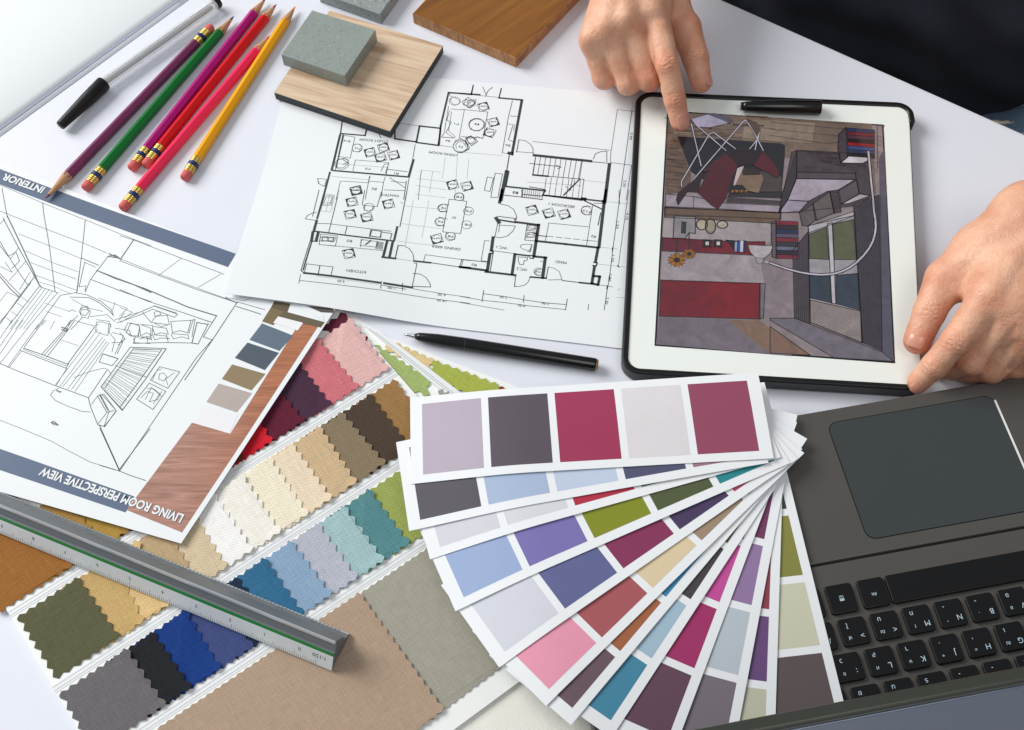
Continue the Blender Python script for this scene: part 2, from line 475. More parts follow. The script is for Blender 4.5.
lines(mb, '''1;0,212 90,250 270,320 430,378
.8;245,365 260,345 285,332
.8;245,365 270,392 330,420 400,445 440,448
1;275,345 298,350
1.4;278,342 290,352 296,348
1.4;250,498 280,508
1;248,498 262,492 284,512 262,510 250,500
.7;0,488 120,535 250,590 340,640 440,692 560,728
1;430,378 440,420 475,508
1.1;485,515 580,728
1;580,728 730,530
1;430,380 520,245
.7;360,280 440,250 500,235 525,240 540,265
.8;445,410 475,370 505,360 565,440 510,520 475,508
1;475,370 520,450 555,440
.8;520,450 475,508
1.1;485,365 525,440
1.1;492,325 597,438
1;118,132 215,0
1.2;115,137 210,170 328,215
1;100,148 205,190 322,235
.7;112,142 205,180 325,225
.8;45,230 105,150
1;205,165 310,50 345,0
1;228,180 330,50 365,0
.8;215,172 320,50 352,0
1.2;330,213 460,35
1;320,235 335,210
.7;325,235 272,320
.6;270,315 475,45
.6;290,325 490,60
.6;305,325 500,85
.6;330,335 510,95
.6;348,338 520,105
.6;365,348 530,110
1.6;300,35 330,45 320,55 300,45
.7;205,25 225,0
.7;245,45 265,5
.6;290,95 380,125
.8;370,5 460,30 480,20
.8;470,10 465,55 500,70 525,75 530,20 500,10 470,10
.8;540,20 530,60 560,95 545,155
.8;545,60 600,75 590,110 545,110
.8;600,80 560,165
.9;605,90 570,165
1.4;500,165 575,188
1;500,165 483,205 545,222 575,188
.8;560,40 630,50 640,80
.8;620,15 605,50 630,75 670,85 680,30 640,15 620,15
.8;690,25 735,40 730,90 690,85
.8;650,90 655,110 730,115''', L7, h_persp, E5)
lines(mb, '''1.1;148,35 322,42
.8;160,42 300,48
1.1;148,35 5,228
.9;162,42 22,235
1.3;322,42 225,185 108,343
1;300,48 205,180 95,330
1.1;5,228 108,343
.9;75,125 225,180
.9C;290,130 388,155 330,235 245,195
.9C;240,210 320,250 258,338 178,288
.7C;290,165 310,160 325,180 310,200 285,190
.7;255,195 275,150 300,140
.7;330,220 320,190 360,160
.7;200,280 230,250 260,260 240,300 280,290 300,250
.7;220,290 250,230 290,260 260,310
.7;230,235 260,240 300,275
1;95,638 470,85 545,0
1;0,610 95,638 150,660 222,684
1.1;0,430 95,638
.8;0,262 45,345 20,420 -5,415
.9;10,265 80,345 22,420''', L8, h_persp, E5)
for k in range(26):                                   # hatching of the rug
    f = k/25; a = (160-150*f, 45+180*f); b = (300-190*f, 50+275*f)
    j = random.uniform(-3, 3)
    pp = [at(*L8(a[0]+(b[0]-a[0])*t, a[1]+(b[1]-a[1])*t+j+math.sin(t*5+k)*2), h_persp) for t in (0, .35, .7, 1)]
    ribbon(mb, pp, .00028, h_persp, E5)
for a, b in (((88, 0), (0, 128)), ((112, 0), (0, 165)), ((150, 20), (0, 212)), ((186, 22), (36, 230)), ((60, 0), (0, 90))):
    ribbon(mb, [at(*L7(*a), h_persp), at(*L7(*b), h_persp)], .00034, h_persp, E5)
mb.build('line_drawing', m_inkp, ps)

# ------------------------------------------------------------------ floor plan
fp = thing('floor_plan_sheet', at(430, 210, .001), 'white sheet printed with a black floor plan, half under the tablet', 'drawing sheet')
FBL = at(226, 293.5, h_plan); FBR = at(622, 348.5, h_plan); FTL = at(291, 66, .0009); FTR = at(652, 96.5, .0009)
fb = (FBR-FBL).normalized(); 
FBR2 = FBR+fb*.012; FTR2 = FTR+fb*.006
V, P = sheet(h_plan, [FTL, FTR2, FBR2, FBL], 60, 40)
mesh('paper', V, P, m_paper, fp)
F1, F2, F3, F4 = crop(300, 80, 5.689), crop(460, 80, 5.689), crop(290, 190, 5.689), crop(460, 190, 5.689)
mb = MB(); U = .00043; E5 = .00012
T1 = '''3.2;845,72 1022,84
3.2;845,72 800,262 790,372
2.4;540,265 540,335
3;540,335 660,352
3;680,262 800,275
3;680,262 662,352
3;660,355 785,372
2;800,275 785,372
2;230,305 240,235
2.6;235,305 370,316 378,285
3.6;228,312 180,512
3;185,515 620,552
4;645,455 618,552
1;620,560 600,680
1;655,368 640,455
2;245,310 205,500
3;170,525 128,680
.8C;250,315 312,325 285,445 222,435
.8;200,510 222,435
.8;310,365 335,365 352,380 350,400 335,410 300,405
.8;205,480 215,455 250,445 275,455 270,480 245,500 215,500 205,480
1.2;240,450 270,470 245,480
.7;300,518 315,455 505,470 490,535
.6;205,475 500,498
.8;460,520 480,480 505,475 485,530
1;495,508 610,522
.8;495,508 490,545
.7;400,545 390,575 475,582 485,550
.8;370,680 395,548
.8;475,582 460,670
.7;230,575 395,585
.7;230,575 205,680
.6;180,548 390,568
1;510,555 600,615
.8;515,575 600,585
.8;480,625 600,630
1.2;605,575 590,680
.8C;100,560 150,565 140,605 105,590
.7;100,560 108,590 135,605
.7;850,72 855,92 880,100 905,115 910,130 890,142 870,138 855,120 860,105
.9C;958,98 998,130 960,160 920,125
.8;845,150 820,300 805,325
.8;860,165 900,170 935,168
.7;935,168 905,330
.8;850,175 835,230 860,240 830,300 875,330
1;805,325 880,330
.7;862,180 845,290 885,325
.9;960,250 970,230 990,220 1010,218 1024,222
.9;960,250 965,270 985,285 1010,290 1024,288
.9;880,400 870,375 885,345 910,335 940,345 965,385 930,410 900,415 880,400
.7;890,390 885,370 900,352 925,352 945,380
.9C;945,335 975,318 1010,350 975,375
.7;790,372 865,382
.7;555,245 680,262
.7;690,512 672,683
.5;690,512 800,525
.5;755,520 735,640
.5;825,440 810,560
.5;670,560 830,580
.5;660,600 830,625
.5;655,650 830,670
1.2;970,84 985,35
1.2;450,310 460,330
.5;895,440 880,680
.5;960,450 950,560'''
T2 = '''2;0,78 65,84 75,30
2;235,48 222,100
3.2;222,102 355,114
4.4;352,115 298,408
1;150,88 130,40
1;145,92 160,60 185,42
.7;65,84 225,100
.9;298,118 275,210 240,415
.9;285,205 328,208
.8;240,415 290,420
.7;270,250 310,255 305,290
1;300,260 275,340 300,350
3.2;275,412 300,414 298,425 275,420
1.2;335,340 322,410
1;335,340 370,345 400,365 415,390 415,420
.8;320,408 420,415
.8;415,350 850,400
.8;858,400 855,470
5;420,428 745,462
1.2;745,465 860,475
1;758,450 770,420 800,408 835,405 835,465
.9;430,440 415,540
3.4;415,540 500,548
1.2;500,548 705,565
1.2;395,475 560,492
1;545,485 575,495 555,505
.8;490,560 480,640
.9;705,565 690,683
.8;695,465 680,560
2.4;680,565 590,655
1;600,605 630,625
1;625,630 640,560
5.5;850,480 825,683
.7;895,168 860,400
.7;895,168 995,180
.9;978,170 935,480 905,683
.7;975,485 945,683
.8;860,470 975,485
1.6;280,430 265,520
6;265,520 232,683
2;278,520 262,600
.9C;155,552 190,558 170,635 138,628
.9C;200,530 242,535 215,668 175,668
3.2;262,606 485,630
2;485,630 470,655
1;255,655 470,680
1;355,618 350,665
3;470,655 690,683
1.4;395,608 480,622
.8;12,168 158,182 130,330 5,322
.8;158,182 130,330
.8;95,320 130,335
.9;50,255 60,235 85,222 115,225 135,240 135,265 115,285 85,290 60,280 50,255
.9C;35,110 88,130 60,160 18,140
.9;0,330 30,350 50,395 10,415 -10,410
.9C;30,330 60,318 100,350 65,375
.6;380,580 690,600
.6;700,570 840,585
.5;0,410 240,430'''
T3 = '''3;200,0 155,160
4;150,180 135,235
1;165,0 128,150
1.6;155,160 150,180
.9;88,165 100,145 125,132 150,128
1;88,165 160,175
1;270,40 220,240
.9;150,190 220,192 325,205
.9;325,205 575,235
1.1;325,205 312,255
.8;460,222 450,270
2.6;145,235 320,258 460,275 590,290
4.5;160,245 148,290
4.5;130,240 122,290
2;122,290 155,293
2.2;125,290 75,455
1.2;115,290 62,460
.8C;175,250 270,262 258,320 165,310
.7C;185,262 215,266 212,290 182,286
.7C;222,268 250,272 246,296 218,292
.7;165,310 530,345
.7;405,280 400,325
.8C;408,282 500,295 490,325 400,315
2;430,310 460,288
1.4C;465,228 520,235 515,270 455,262
1.2;525,240 580,248 570,280
.9;520,235 512,270
3.4;610,210 592,288
1.2;665,5 625,210
4;553,290 530,380
4;585,292 565,385
3.4;525,382 600,390
1.6;615,315 598,390
1;615,315 650,318 680,335 700,365 705,405
.6;600,390 705,405
3;705,404 800,414
1.2;800,414 965,438
4;965,438 1024,444
.8;770,368 1024,402
.8;770,368 760,405
.9;985,395 975,435
1;705,415 722,418 695,550
1;700,475 740,478 775,500 795,530 800,552 700,548
3.6;80,472 240,490 515,528
3.8;535,530 695,555
1.6;80,472 65,460
.9;95,420 170,430 245,437
.9;95,420 82,465
1.2;170,430 160,478
.9;245,437 232,488
.8;55,515 520,570 1024,645
.8;60,480 50,530
.6;150,490 505,537
.9;520,520 515,560
.9;640,530 640,575
.8;520,540 660,565
.7;700,562 1024,612
.9C;905,52 1005,65 970,248 868,238
.9;935,50 940,25 965,15 985,28 988,60
.9;905,85 870,80 845,95 850,120 895,125
.9;895,165 850,155 825,175 840,200 880,205
.9;890,242 885,265 905,282 935,282 940,250
.9;1003,95 1030,100
.9;425,0 410,85
.9;520,10 495,95
.8;410,85 495,95
.9;425,90 422,115 450,120 470,112 472,92
.8;640,75 630,70
.6;280,0 250,110
.5;700,60 655,320
.5;790,60 750,270
.5;640,90 870,110
.5;630,190 860,220
.5;610,290 860,320
.6;200,20 175,120 230,125 255,30 200,20
.6;205,70 245,75
.6;225,22 205,120'''
T4 = '''5;240,0 225,72
.8;250,30 465,55 475,0
1;355,40 350,0
1.6;360,25 465,35
3;475,30 700,52 820,65
4.4;830,0 820,65
5;820,70 790,325
1.4;800,130 785,200
2.2;710,62 805,108
.9;760,75 825,78
3;692,45 715,48 712,58 690,55
2;810,60 830,62 828,75 808,70
1;232,82 270,88 305,110 322,150 320,165
1.3;215,150 320,163
2;320,165 310,172
6;205,160 222,185
3;222,170 315,185
4;315,182 450,200
5;447,198 420,375
1;215,185 200,260 190,270
.9;225,195 220,240
.9;228,200 315,205 300,235 270,262 230,272 195,268
1C;382,195 438,203 430,290 368,285
.8;380,250 430,258
.7;385,215 435,220
2;415,245 440,250
1.6;440,258 495,265
.8;505,188 730,210
.8;505,188 485,290
.8;755,85 720,315
3.8;430,290 600,308 785,328
.8;500,262 530,266
.8;545,268 580,272
.8;595,273 630,277
.8;645,279 680,283
.8;695,285 780,292
5;188,270 178,345
5;170,365 155,460
2;175,345 188,350 185,362 172,360
1.2;190,350 172,460
.9;185,345 310,362
4.6;312,365 296,478
3;312,365 395,375
4;420,378 490,385
5;485,385 470,500
2;398,372 420,376 416,390 396,386
3.8;145,465 315,485
3;400,495 490,502
.8;410,310 395,345 365,340 342,325 348,312 380,308 410,312
1;385,350 400,352 408,310
.9;330,380 385,385 380,400 365,402 360,425 340,425 332,405 330,380
.9;460,450 435,455 425,470 440,485 460,485
1.2;430,465 460,468
.8;455,405 470,408
1.2;315,490 310,550
.8;310,550 340,548 370,540 390,520 398,498
1.2;502,438 490,500
.8;502,438 535,445 565,465 580,510 500,512
1.3;580,515 690,528
3;680,527 760,535
4.5;785,330 770,410
4.5;765,435 750,530
4;760,490 795,492 785,540 750,532
2;760,412 780,414 775,432 755,430
.8;140,288 120,402
.8;140,288 170,290
.8;120,402 165,408
1.2;10,395 150,410
1;10,395 0,430
4;0,438 150,458
.9;130,590 245,605 365,625 480,642 605,652
.8;0,605 130,628 250,640 400,660 600,680
.7;0,640 250,683
1;135,570 125,635
1;365,600 360,640
1;610,620 600,683
.8;732,650 728,683
.9;905,0 905,70 870,330 850,500 835,580 820,683
.7;960,0 945,100 900,435
.6;820,65 960,78
.6;790,325 895,335
.6;775,420 935,438
.7;795,540 870,552
.6;890,610 945,615
.6;895,570 910,562
1.6;905,60 905,80
1.6;870,325 866,345
1.6;852,490 848,510
1.6;838,545 835,565
1.6;895,430 905,440
.9;690,110 700,95 725,90 748,98
.9;690,110 695,130 720,142 742,140'''
mg = MB()
for t_, c_ in ((T1, F1), (T2, F2), (T3, F3), (T4, F4)):
    rows_ = [r for r in t_.strip().split('\n')]
    lines(mb, '\n'.join(r for r in rows_ if float(r.split(';')[0].replace('C', '')) > .65), c_, h_plan, E5, U)
    lines(mg, '\n'.join(r for r in rows_ if float(r.split(';')[0].replace('C', '')) <= .65), c_, h_plan, E5-.00002, U)
mg.build('faint_plan_lines', m_inkl, fp)
for k in range(10):                                           # stair treads
    x = 430+k*29; pa, pb = at(*F2(x, 432+k*3.2), h_plan), at(*F2(x-18, 542+k*2.2), h_plan); ribbon(mb, [pa, pb], .00035, h_plan, E5)
for k in range(6):
    x = 520+k*33; pa, pb = at(*F2(x, 555+k*3), h_plan), at(*F2(x-14, 655+k*3), h_plan); ribbon(mb, [pa, (pa+pb)/2-(pb-pa)*.05], .0003, h_plan, E5); ribbon(mb, [(pa+pb)/2, pb], .0003, h_plan, E5)
for k in range(9):
    x = 360+k*12; ribbon(mb, [at(*F2(x, 625+k), h_plan), at(*F2(x-6, 665+k), h_plan)], .00025, h_plan, E5)
for k in range(7):
    x = 495+k*6; ribbon(mb, [at(*F3(x, 292+k), h_plan), at(*F3(x-8, 335+k*.6), h_plan)], .0003, h_plan, E5)
# elevation markers: circle in a half black diamond
def marker(cr, x, y, r, ang, n):
    c = Vector(at(*cr(x, y), h_plan)[:2]); R = r
    q = [c+Vector((math.cos(math.radians(ang+90*k)), math.sin(math.radians(ang+90*k))))*R for k in range(4)]
    V = [(p.x, p.y, h_plan(p.x, p.y)+E5) for p in q]
    mb.add(V, [(0, 1, 3)] if True else [])
    ribbon(mb, q+[q[0]], .0003, h_plan, E5+.00002)
    cir = [c+Vector((math.cos(a), math.sin(a)))*R*.62 for a in np.linspace(0, 2*math.pi, 15)]
    mesh('marker_circle', [(p.x, p.y, h_plan(p.x, p.y)+E5+.00003) for p in cir[:-1]], [tuple(range(14))], m_paper, fp)
    ribbon(mb, cir, .0003, h_plan, E5+.00006)
    ribbon(mb, [c-Vector((R*.6, 0)), c+Vector((R*.6, 0))], .0003, h_plan, E5+.00006)
    if n: text(mb, n, c+Vector((R*.35, R*.1)), c-Vector((R*.35, -R*.1)), .0012, h_plan, E5+.00006)
for cr, x, y, a in ((F1, 475, 385, 60), (F1, 398, 412, 150), (F1, 533, 428, -30), (F1, 458, 440, 240), (F1, 320, 628, -30), (F1, 868, 596, 150), (F1, 950, 604, -30),
                    (F2, 133, 152, 60), (F2, 190, 240, -30), (F2, 168, 300, 200), (F3, 352, 68, 150), (F3, 342, 138, 60), (F3, 436, 155, 240), (F3, 560, 80, 150),
                    (F3, 335, 362, 60), (F3, 835, 278, 240), (F4, 410, 115, 60), (F4, 505, 132, 240), (F4, 593, 138, -30), (F3, 375, 5, 240)):
    marker(cr, x, y, .0052, a, random.choice(['01', '04', '06', '07', '02', '05']))
for s, cr, a, b, h in (('STUDY ROOM', F1, (500, 352), (340, 338), .0022), ('LIVING ROOM', F1, (895, 430), (735, 410), .0022), ('PANTRY', F1, (560, 660), (462, 652), .0021),
                       ('KITCHEN', F3, (432, 468), (322, 458), .0022), ('DINING AREA', F3, (968, 338), (805, 320), .0022), ('BEDROOM 1', F4, (650, 97), (505, 78), .0022),
                       ('MAID', F4, (605, 415), (543, 408), .0022), ('WC.1', F4, (268, 332), (208, 324), .0022), ('WC.2', F4, (382, 455), (322, 448), .0022),
                       ('4.30', F3, (312, 522), (270, 517), .0019), ('1.00', F3, (598, 560), (555, 555), .0019), ('6.30', F3, (885, 600), (840, 594), .0019), ('14.30', F3, (888, 634), (836, 626), .0019),
                       ('2.30', F4, (268, 614), (226, 607), .0019), ('2.00', F4, (508, 650), (465, 643), .0019), ('4.00', F4, (372, 662), (330, 655), .0019),
                       ('B5', F3, (352, 292), (322, 288), .002), ('B5', F1, (435, 622), (408, 618), .002), ('B3', F4, (330, 18), (300, 14), .002), ('B2', F4, (93, 430), (65, 424), .002),
                       ('B2', F4, (772, 268), (745, 262), .002), ('F1', F1, (902, 252), (878, 248), .0016), ('F3', F1, (1015, 252), (993, 250), .0016), ('F5', F1, (400, 508), (370, 504), .0016),
                       ('B14', F1, (285, 350), (248, 345), .0018), ('F15', F1, (343, 392), (312, 386), .0018), ('F13', F4, (742, 125), (700, 118), .002), ('F7', F3, (942, 158), (922, 154), .0022),
                       ('F2', F1, (925, 382), (902, 378), .0018), ('F8', F3, (978, 42), (945, 38), .0018), ('F6', F3, (885, 105), (860, 100), .0018), ('F4', F3, (870, 182), (842, 178), .0018),
                       ('F8', F3, (928, 266), (898, 262), .0018), ('F5', F4, (65, 122), (32, 118), .0018), ('F8', F4, (60, 200), (28, 196), .0018), ('B1', F1, (560, 535), (535, 530), .0018),
                       ('B4', F1, (852, 348), (828, 344), .0018), ('B6', F2, (285, 374), (258, 370), .0018), ('B3', F2, (328, 642), (300, 638), .0018), ('F1', F2, (60, 130), (40, 126), .0016), ('F3', F2, (108, 254), (85, 250), .0016)):
    text(mb, s, at(*cr(*a), h_plan), at(*cr(*b), h_plan), h, h_plan, E5)
for s, cr, x, y in (('3.90', F2, 972, 320), ('2.50', F2, 935, 590), ('1.55', F4, 895, 200), ('4.15', F4, 950, 150), ('1.30', F4, 868, 390), ('1.20', F4, 852, 500), ('2.30', F4, 835, 630)):
    text(mb, s, at(*cr(x+4, y-20), h_plan), at(*cr(x-2, y+20), h_plan), .0018, h_plan, E5, side=1)
for cr, x, y, r in ((F3, 962, 38, .0034), (F3, 868, 103, .0034), (F3, 852, 182, .0034), (F3, 912, 265, .0034), (F4, 48, 120, .0034), (F4, 38, 198, .0034), (F1, 325, 386, .0036), (F1, 238, 478, .0050),
                    (F1, 880, 120, .0040), (F4, 718, 118, .0036), (F4, 446, 465, .0030), (F3, 448, 98, .0036), (F2, 95, 253, .0058), (F1, 912, 376, .0052)):
    c = at(*cr(x, y), h_plan); ribbon(mb, [(c.x+r*math.cos(a), c.y+r*math.sin(a)) for a in np.linspace(0, 2*math.pi, 21)], .0003, h_plan, E5)
for cr, x, y, w_, hh_ in ((F3, 215, 60, .006, .009), (F1, 975, 130, .006, .006), (F2, 60, 345, .007, .006), (F4, 405, 215, .006, .0045), (F4, 405, 255, .006, .0045), (F3, 213, 280, .010, .0035)):
    c = at(*cr(x, y), h_plan)
    for k in (0, 1):
        q = [(c.x+sx*w_*(.5-.14*k)+sy*.0006, c.y+sy*hh_*(.5-.14*k)) for sx, sy in ((-1, -1), (1, -1), (1, 1), (-1, 1))]; ribbon(mb, q+[q[0]], .00026, h_plan, E5)
mb.build('plan_drawing', m_ink, fp)
# curled corner of another white sheet at the far left, with its thin blue edge
m_blue = mat('paper_edge_blue', (176, 182, 218), .6)
def h_curl(base, k):
    a, b = at(0, 131), at(181, 0); n = Vector((b.y-a.y, a.x-b.x, 0)).normalized()
    if n.x > 0: n = -n
    def h(x, y):
        d = (Vector((x, y, 0))-a).dot(n); d = max(0, d)
        return base+k*(1-math.exp(-d/.035))+d*.02*k/.02
    return h
cb, cc = at(0, 131), at(181, 0); cd = (cc-cb).normalized(); cn = Vector((-cd.y, cd.x, 0))
for nm, off, hh, lb in (('drawing_paper', -.0045, h_curl(.0004, .0003), 'flat white paper, a narrow margin showing under the curled sheet'),
                        ('curled_paper', 0, h_curl(.0010, .010), 'large white sheet of paper curling up in the upper left corner')):
    th = thing(nm, cb+cn*.1, lb, 'paper')
    q = [cb+cn*off-cd*.25, cc+cn*off+cd*.004, cc+cn*(off+.4)+cd*.004, cb+cn*(off+.4)-cd*.25]
    V, P = sheet(hh, q, 40, 60, .0003); mesh('sheet', V, P, m_paper, th, smooth=True)
    eb = MB(); ribbon(eb, [q[0]+cn*.0006, q[1]+cn*.0006], .0009 if off == 0 else .0005, hh, .0002); eb.build('blue_edge', m_blue, th)
# ------------------------------------------------------------------ swatch boards
def X(l1, l2):
    (p, q), (r, s) = l1, l2
    d1 = (q[0]-p[0], q[1]-p[1]); d2 = (s[0]-r[0], s[1]-r[1]); den = d1[0]*d2[1]-d1[1]*d2[0]
    t = ((r[0]-p[0])*d2[1]-(r[1]-p[1])*d2[0])/den
    return Vector((p[0]+d1[0]*t, p[1]+d1[1]*t))
def L2(a, b, z=.004): return (Vector(at(*a, z)[:2]), Vector(at(*b, z)[:2]))
def shift(l, d):
    v = (l[1]-l[0]).normalized(); n = Vector((-v.y, v.x))
    if n.y < 0: n = -n
    return (l[0]+n*d, l[1]+n*d)
ZB = .0024
S1, S2, S3 = L2((395.9, 371), (4, 616)), L2((398, 463), (59.8, 684)), L2((425.5, 541), (140.6, 730))
S0 = shift(S1, .0545); S4 = L2((518.8, 681), (418.8, 747)); S4 = shift(S3, -.0900)
RE = L2((342.3, 309.5), (420.2, 398.7)); LE = L2((0, 600), (77.5, 729.6))
m_board = mat('board_card', (232, 234, 232), .55, vary=.015, vscale=30)
m_rail = mat('rail_white', (225, 228, 230), .35)
m_grey = mat('line_grey', (176, 178, 180), .6)
bd = thing('fabric_swatch_board', (-.16, .3, 0), 'large white board with rows of overlapping zigzag cut fabric swatches in many colours', 'swatch board')
T0 = shift(S0, .010); B0 = L2((518.8, 681), (453, 729.4))
poly = [X(T0, RE), X(T0, LE), X(B0, LE), X(B0, RE)]
V, P = prism(poly, .0006, ZB); mesh('backing_board', V, P, m_board, bd)
def zig(a, b, p, amp, out, skip=False):
    """pinked edge from a to b; `out` = unit vector pointing outward"""
    L = (b-a).length; n = max(2, round(L/p)); pts = []
    for k in range(n):
        j1, j2 = random.uniform(-.09, .09), random.uniform(-.09, .09)
        pts.append(a+(b-a)*(k/n)+out*random.uniform(-.0001, .0001)-out*amp)
        pts.append(a+(b-a)*((k+.5+j1)/n)+out*amp*j2*.6)
    return pts
def swatch(Lu, Ll, bR, bL, rgb, parent, under=.014, z=ZB, ang=34, p=.0072, amp=.0024, contrast=.42, lift=.0011, label=None, last=False):
    TR, TL, BR, BL = X(Lu, bR), X(Lu, bL), X(Ll, bR), X(Ll, bL)
    u = (TR-TL).normalized(); u2 = (BR-BL).normalized()
    if not last: TL = TL-u*under; BL = BL-u2*under
    up = (TR-BR).normalized()
    pts = zig(TL, TR, p*.8, amp*.75, up)+zig(TR, BR, p, amp, u)+zig(BR, BL, p*.8, amp*.75, -up)+zig(BL, TL, p, amp, -u)
    c1_, c2_ = random.choice([0, 0, .0007, .0012]), random.choice([0, .0004, .0009]); wid = (TR-TL).dot(u); f1, f2, f3 = random.uniform(0, 6), random.uniform(0, 6), random.uniform(.6, 1.3)
    def zf(q):
        t = ((q-TL).dot(u))/wid; s = (q-TL).dot(up)
        return z+.00025+lift*max(0, min(1.1, t))**1.3+.00012*math.sin(t*5+f1)+.00015*math.sin(s*90+f2)*f3+.0002+c1_*math.exp(-((q-TR).length/.007)**2)+c2_*math.exp(-((q-BR).length/.007)**2)
    # triangulated top with interior grid for gentle waves: fan strips between matching rows is enough, so use a grid clipped by the outline
    n = len(pts); V = [(q.x, q.y, zf(q)) for q in pts]+[(q.x, q.y, zf(q)-.0005) for q in pts]
    area2 = sum(pts[i].x*pts[(i+1) % n].y-pts[(i+1) % n].x*pts[i].y for i in range(n))
    idx = list(range(n)) if area2 > 0 else list(range(n))[::-1]
    P = [tuple(idx), tuple(n+i for i in reversed(idx))]
    for k in range(n):
        i, j = idx[k], idx[(k+1) % n]; P.append((i, n+i, n+j, j))
    return mesh('fabric_swatch', V, P, fabric(rgb, ang, contrast), parent, label=label)
EU, EL = -.0036, .0036
def row(Lu, Ll, edges, cols, labels=None, **kw):
    Lu, Ll = shift(Lu, EU), shift(Ll, EL)
    for i, c in enumerate(cols):
        if c is None: continue
        swatch(Lu, Ll, L2(*edges[i]), L2(*edges[i+1]), c[0], bd, label=c[1]+' fabric swatch', last=len(c) > 2, **kw)
row(S0, S1, [((354.2, 319.7), (388.9, 365.8)), ((321.4, 340.5), (358.6, 384.4)), ((303.8, 365.8), (332.3, 403)), ((284, 393), (306, 419.5)), ((263.3, 422.7), (276.6, 444.7)), ((236, 440), (248, 464)), ((205, 455), (218, 480)), ((175, 475), (190, 500)),
             ((134, 536), (146, 556)), ((84, 516), (94, 528)), ((38, 520), (78, 569)), ((-50, 560), (4, 622))],
    [((220, 172, 168), 'pale pink'), ((206, 104, 114), 'rose pink'), ((70, 38, 62), 'dark plum'), ((96, 18, 44), 'maroon'), ((212, 12, 32), 'bright red'), ((120, 34, 34), 'brick red'), ((128, 70, 40), 'rust'), ((130, 46, 36), 'dark red'),
     ((176, 138, 52), 'mustard'), ((168, 126, 56), 'dark gold'), ((156, 98, 36), 'tobacco brown', 1)])
row(S1, S2, [((396, 378), (420, 410)), ((374, 395.3), (409, 442.5)), ((344.4, 411.8), (386, 461)), ((322.5, 427), (360, 484.4)), ((298.5, 448.6), (334.7, 499)), ((270.4, 454.5), (309.6, 512.7)), ((243.3, 471.8), (281.5, 529.7)), ((217.4, 494), (254.4, 548)),
             ((201.4, 521), (228.5, 565.5)), ((180.4, 547), (196.4, 573)), ((150, 560), (172, 603)), ((131, 590), (145, 619)), ((83.7, 582), (119.7, 633.4)), ((18, 622), (50, 674))],
    [((156, 114, 62), 'golden brown'), ((74, 58, 46), 'dark brown'), ((132, 114, 88), 'taupe'), ((202, 172, 130), 'tan'), ((230, 208, 176), 'light cream'), ((238, 224, 196), 'pale cream'), ((240, 234, 218), 'ivory'), ((242, 240, 236), 'white'),
     ((208, 188, 152), 'beige'), ((186, 158, 116), 'sand'), ((222, 186, 124), 'light gold'), ((198, 162, 98), 'gold'), ((90, 90, 60), 'olive green', 1)])
row(S2, S3, [((420, 450), (450, 500)), ((371.2, 488), (408.2, 538.6)), ((344.6, 502.9), (381.6, 553.4)), ((319.5, 521.4), (356.4, 573)), ((292.3, 538.6), (329.3, 588)), ((269, 560), (303.4, 610)), ((239.4, 576.4), (249.3, 589.6)),
             ((222, 590), (254, 645)), ((191.6, 615.4), (221.5, 666)), ((155.6, 631.4), (190.5, 682.7)), ((131, 651), (162.8, 697)), ((55, 690), (84, 740))],
    [((152, 166, 78), 'lime green'), ((76, 134, 140), 'teal'), ((152, 186, 188), 'pale aqua'), ((174, 178, 192), 'pale grey blue'), ((128, 160, 190), 'light blue'), ((38, 104, 146), 'bright blue'), ((24, 42, 68), 'navy'),
     ((56, 70, 126), 'indigo'), ((4, 52, 132), 'royal blue'), ((26, 28, 34), 'black'), ((104, 100, 104), 'grey', 1)])
S4t = L2((516, 655), (443.8, 707.5)); 
for e0, e1, c, lb, last in ((((470, 560), (540, 660)), ((361, 592.5), (443.8, 707.5)), (160, 156, 142), 'large grey green', False), (((361, 592.5), (443.8, 707.5)), ((150, 720), (260, 860)), (174, 148, 124), 'large beige', True)):
    swatch(shift(S3, EU), L2((500, 667.5), (418.8, 730)), L2(*e0), L2(*e1), c, bd, label=lb+' fabric swatch', p=.006, amp=.0014, lift=.0013, last=last, contrast=.3, under=.01)
# plastic divider strips
for S in (S1, S2, S3):
    a, b = X(S, RE), X(S, LE); d = (b-a).normalized(); nn = Vector((-d.y, d.x))
    V, P = prism([a+nn*.0024, b+nn*.0024, b-nn*.0024, a-nn*.0024], ZB, ZB+.0002); so = mesh('divider_strip', V, P, m_rail, bd)
    mb = MB()
    for o in (-.0011, .0011): ribbon(mb, [a+nn*o, b+nn*o], .00028, lambda x, y: ZB+.0002, .00008, step=.05)
    mb.build('strip_groove', m_grey, so)
# second board, green swatches, peeping out to the upper right
b2 = thing('fabric_swatch_board', at(440, 380), 'mostly hidden fabric board with yellow green and rust swatches, near the slim black pen', 'swatch board')
V, P = prism([at(*p)[:2] for p in ((346, 312), (388, 337.5), (524, 390), (560, 450), (430, 470), (340, 400))], 0, .0005)
mesh('backing_board', V, P, m_board, b2)
def free_swatch(px, rgb, parent, z, p=.0062, amp=.0022, label=None, ang=-30, lift=0):
    q = [Vector(at(*c, z)[:2]) for c in px]; c = sum(q, Vector((0, 0)))/len(q); pts = []
    for i in range(len(q)):
        a, b = q[i], q[(i+1) % len(q)]; d = (b-a).normalized(); n = Vector((d.y, -d.x))
        if n.dot((a+b)/2-c) < 0: n = -n
        pts += zig(a, b, p, amp, n)
    V, P = prism(pts, z, z+.0006); return mesh('fabric_swatch', V, P, fabric(rgb, ang), parent, label=label)
free_swatch([(376, 343), (431.5, 379), (428, 398), (380, 380)], (158, 180, 100), b2, .0006, label='soft green swatch')
free_swatch([(387, 337.5), (436, 360), (428, 373), (384, 350)], (220, 192, 132), b2, .0008, label='pale yellow swatch')
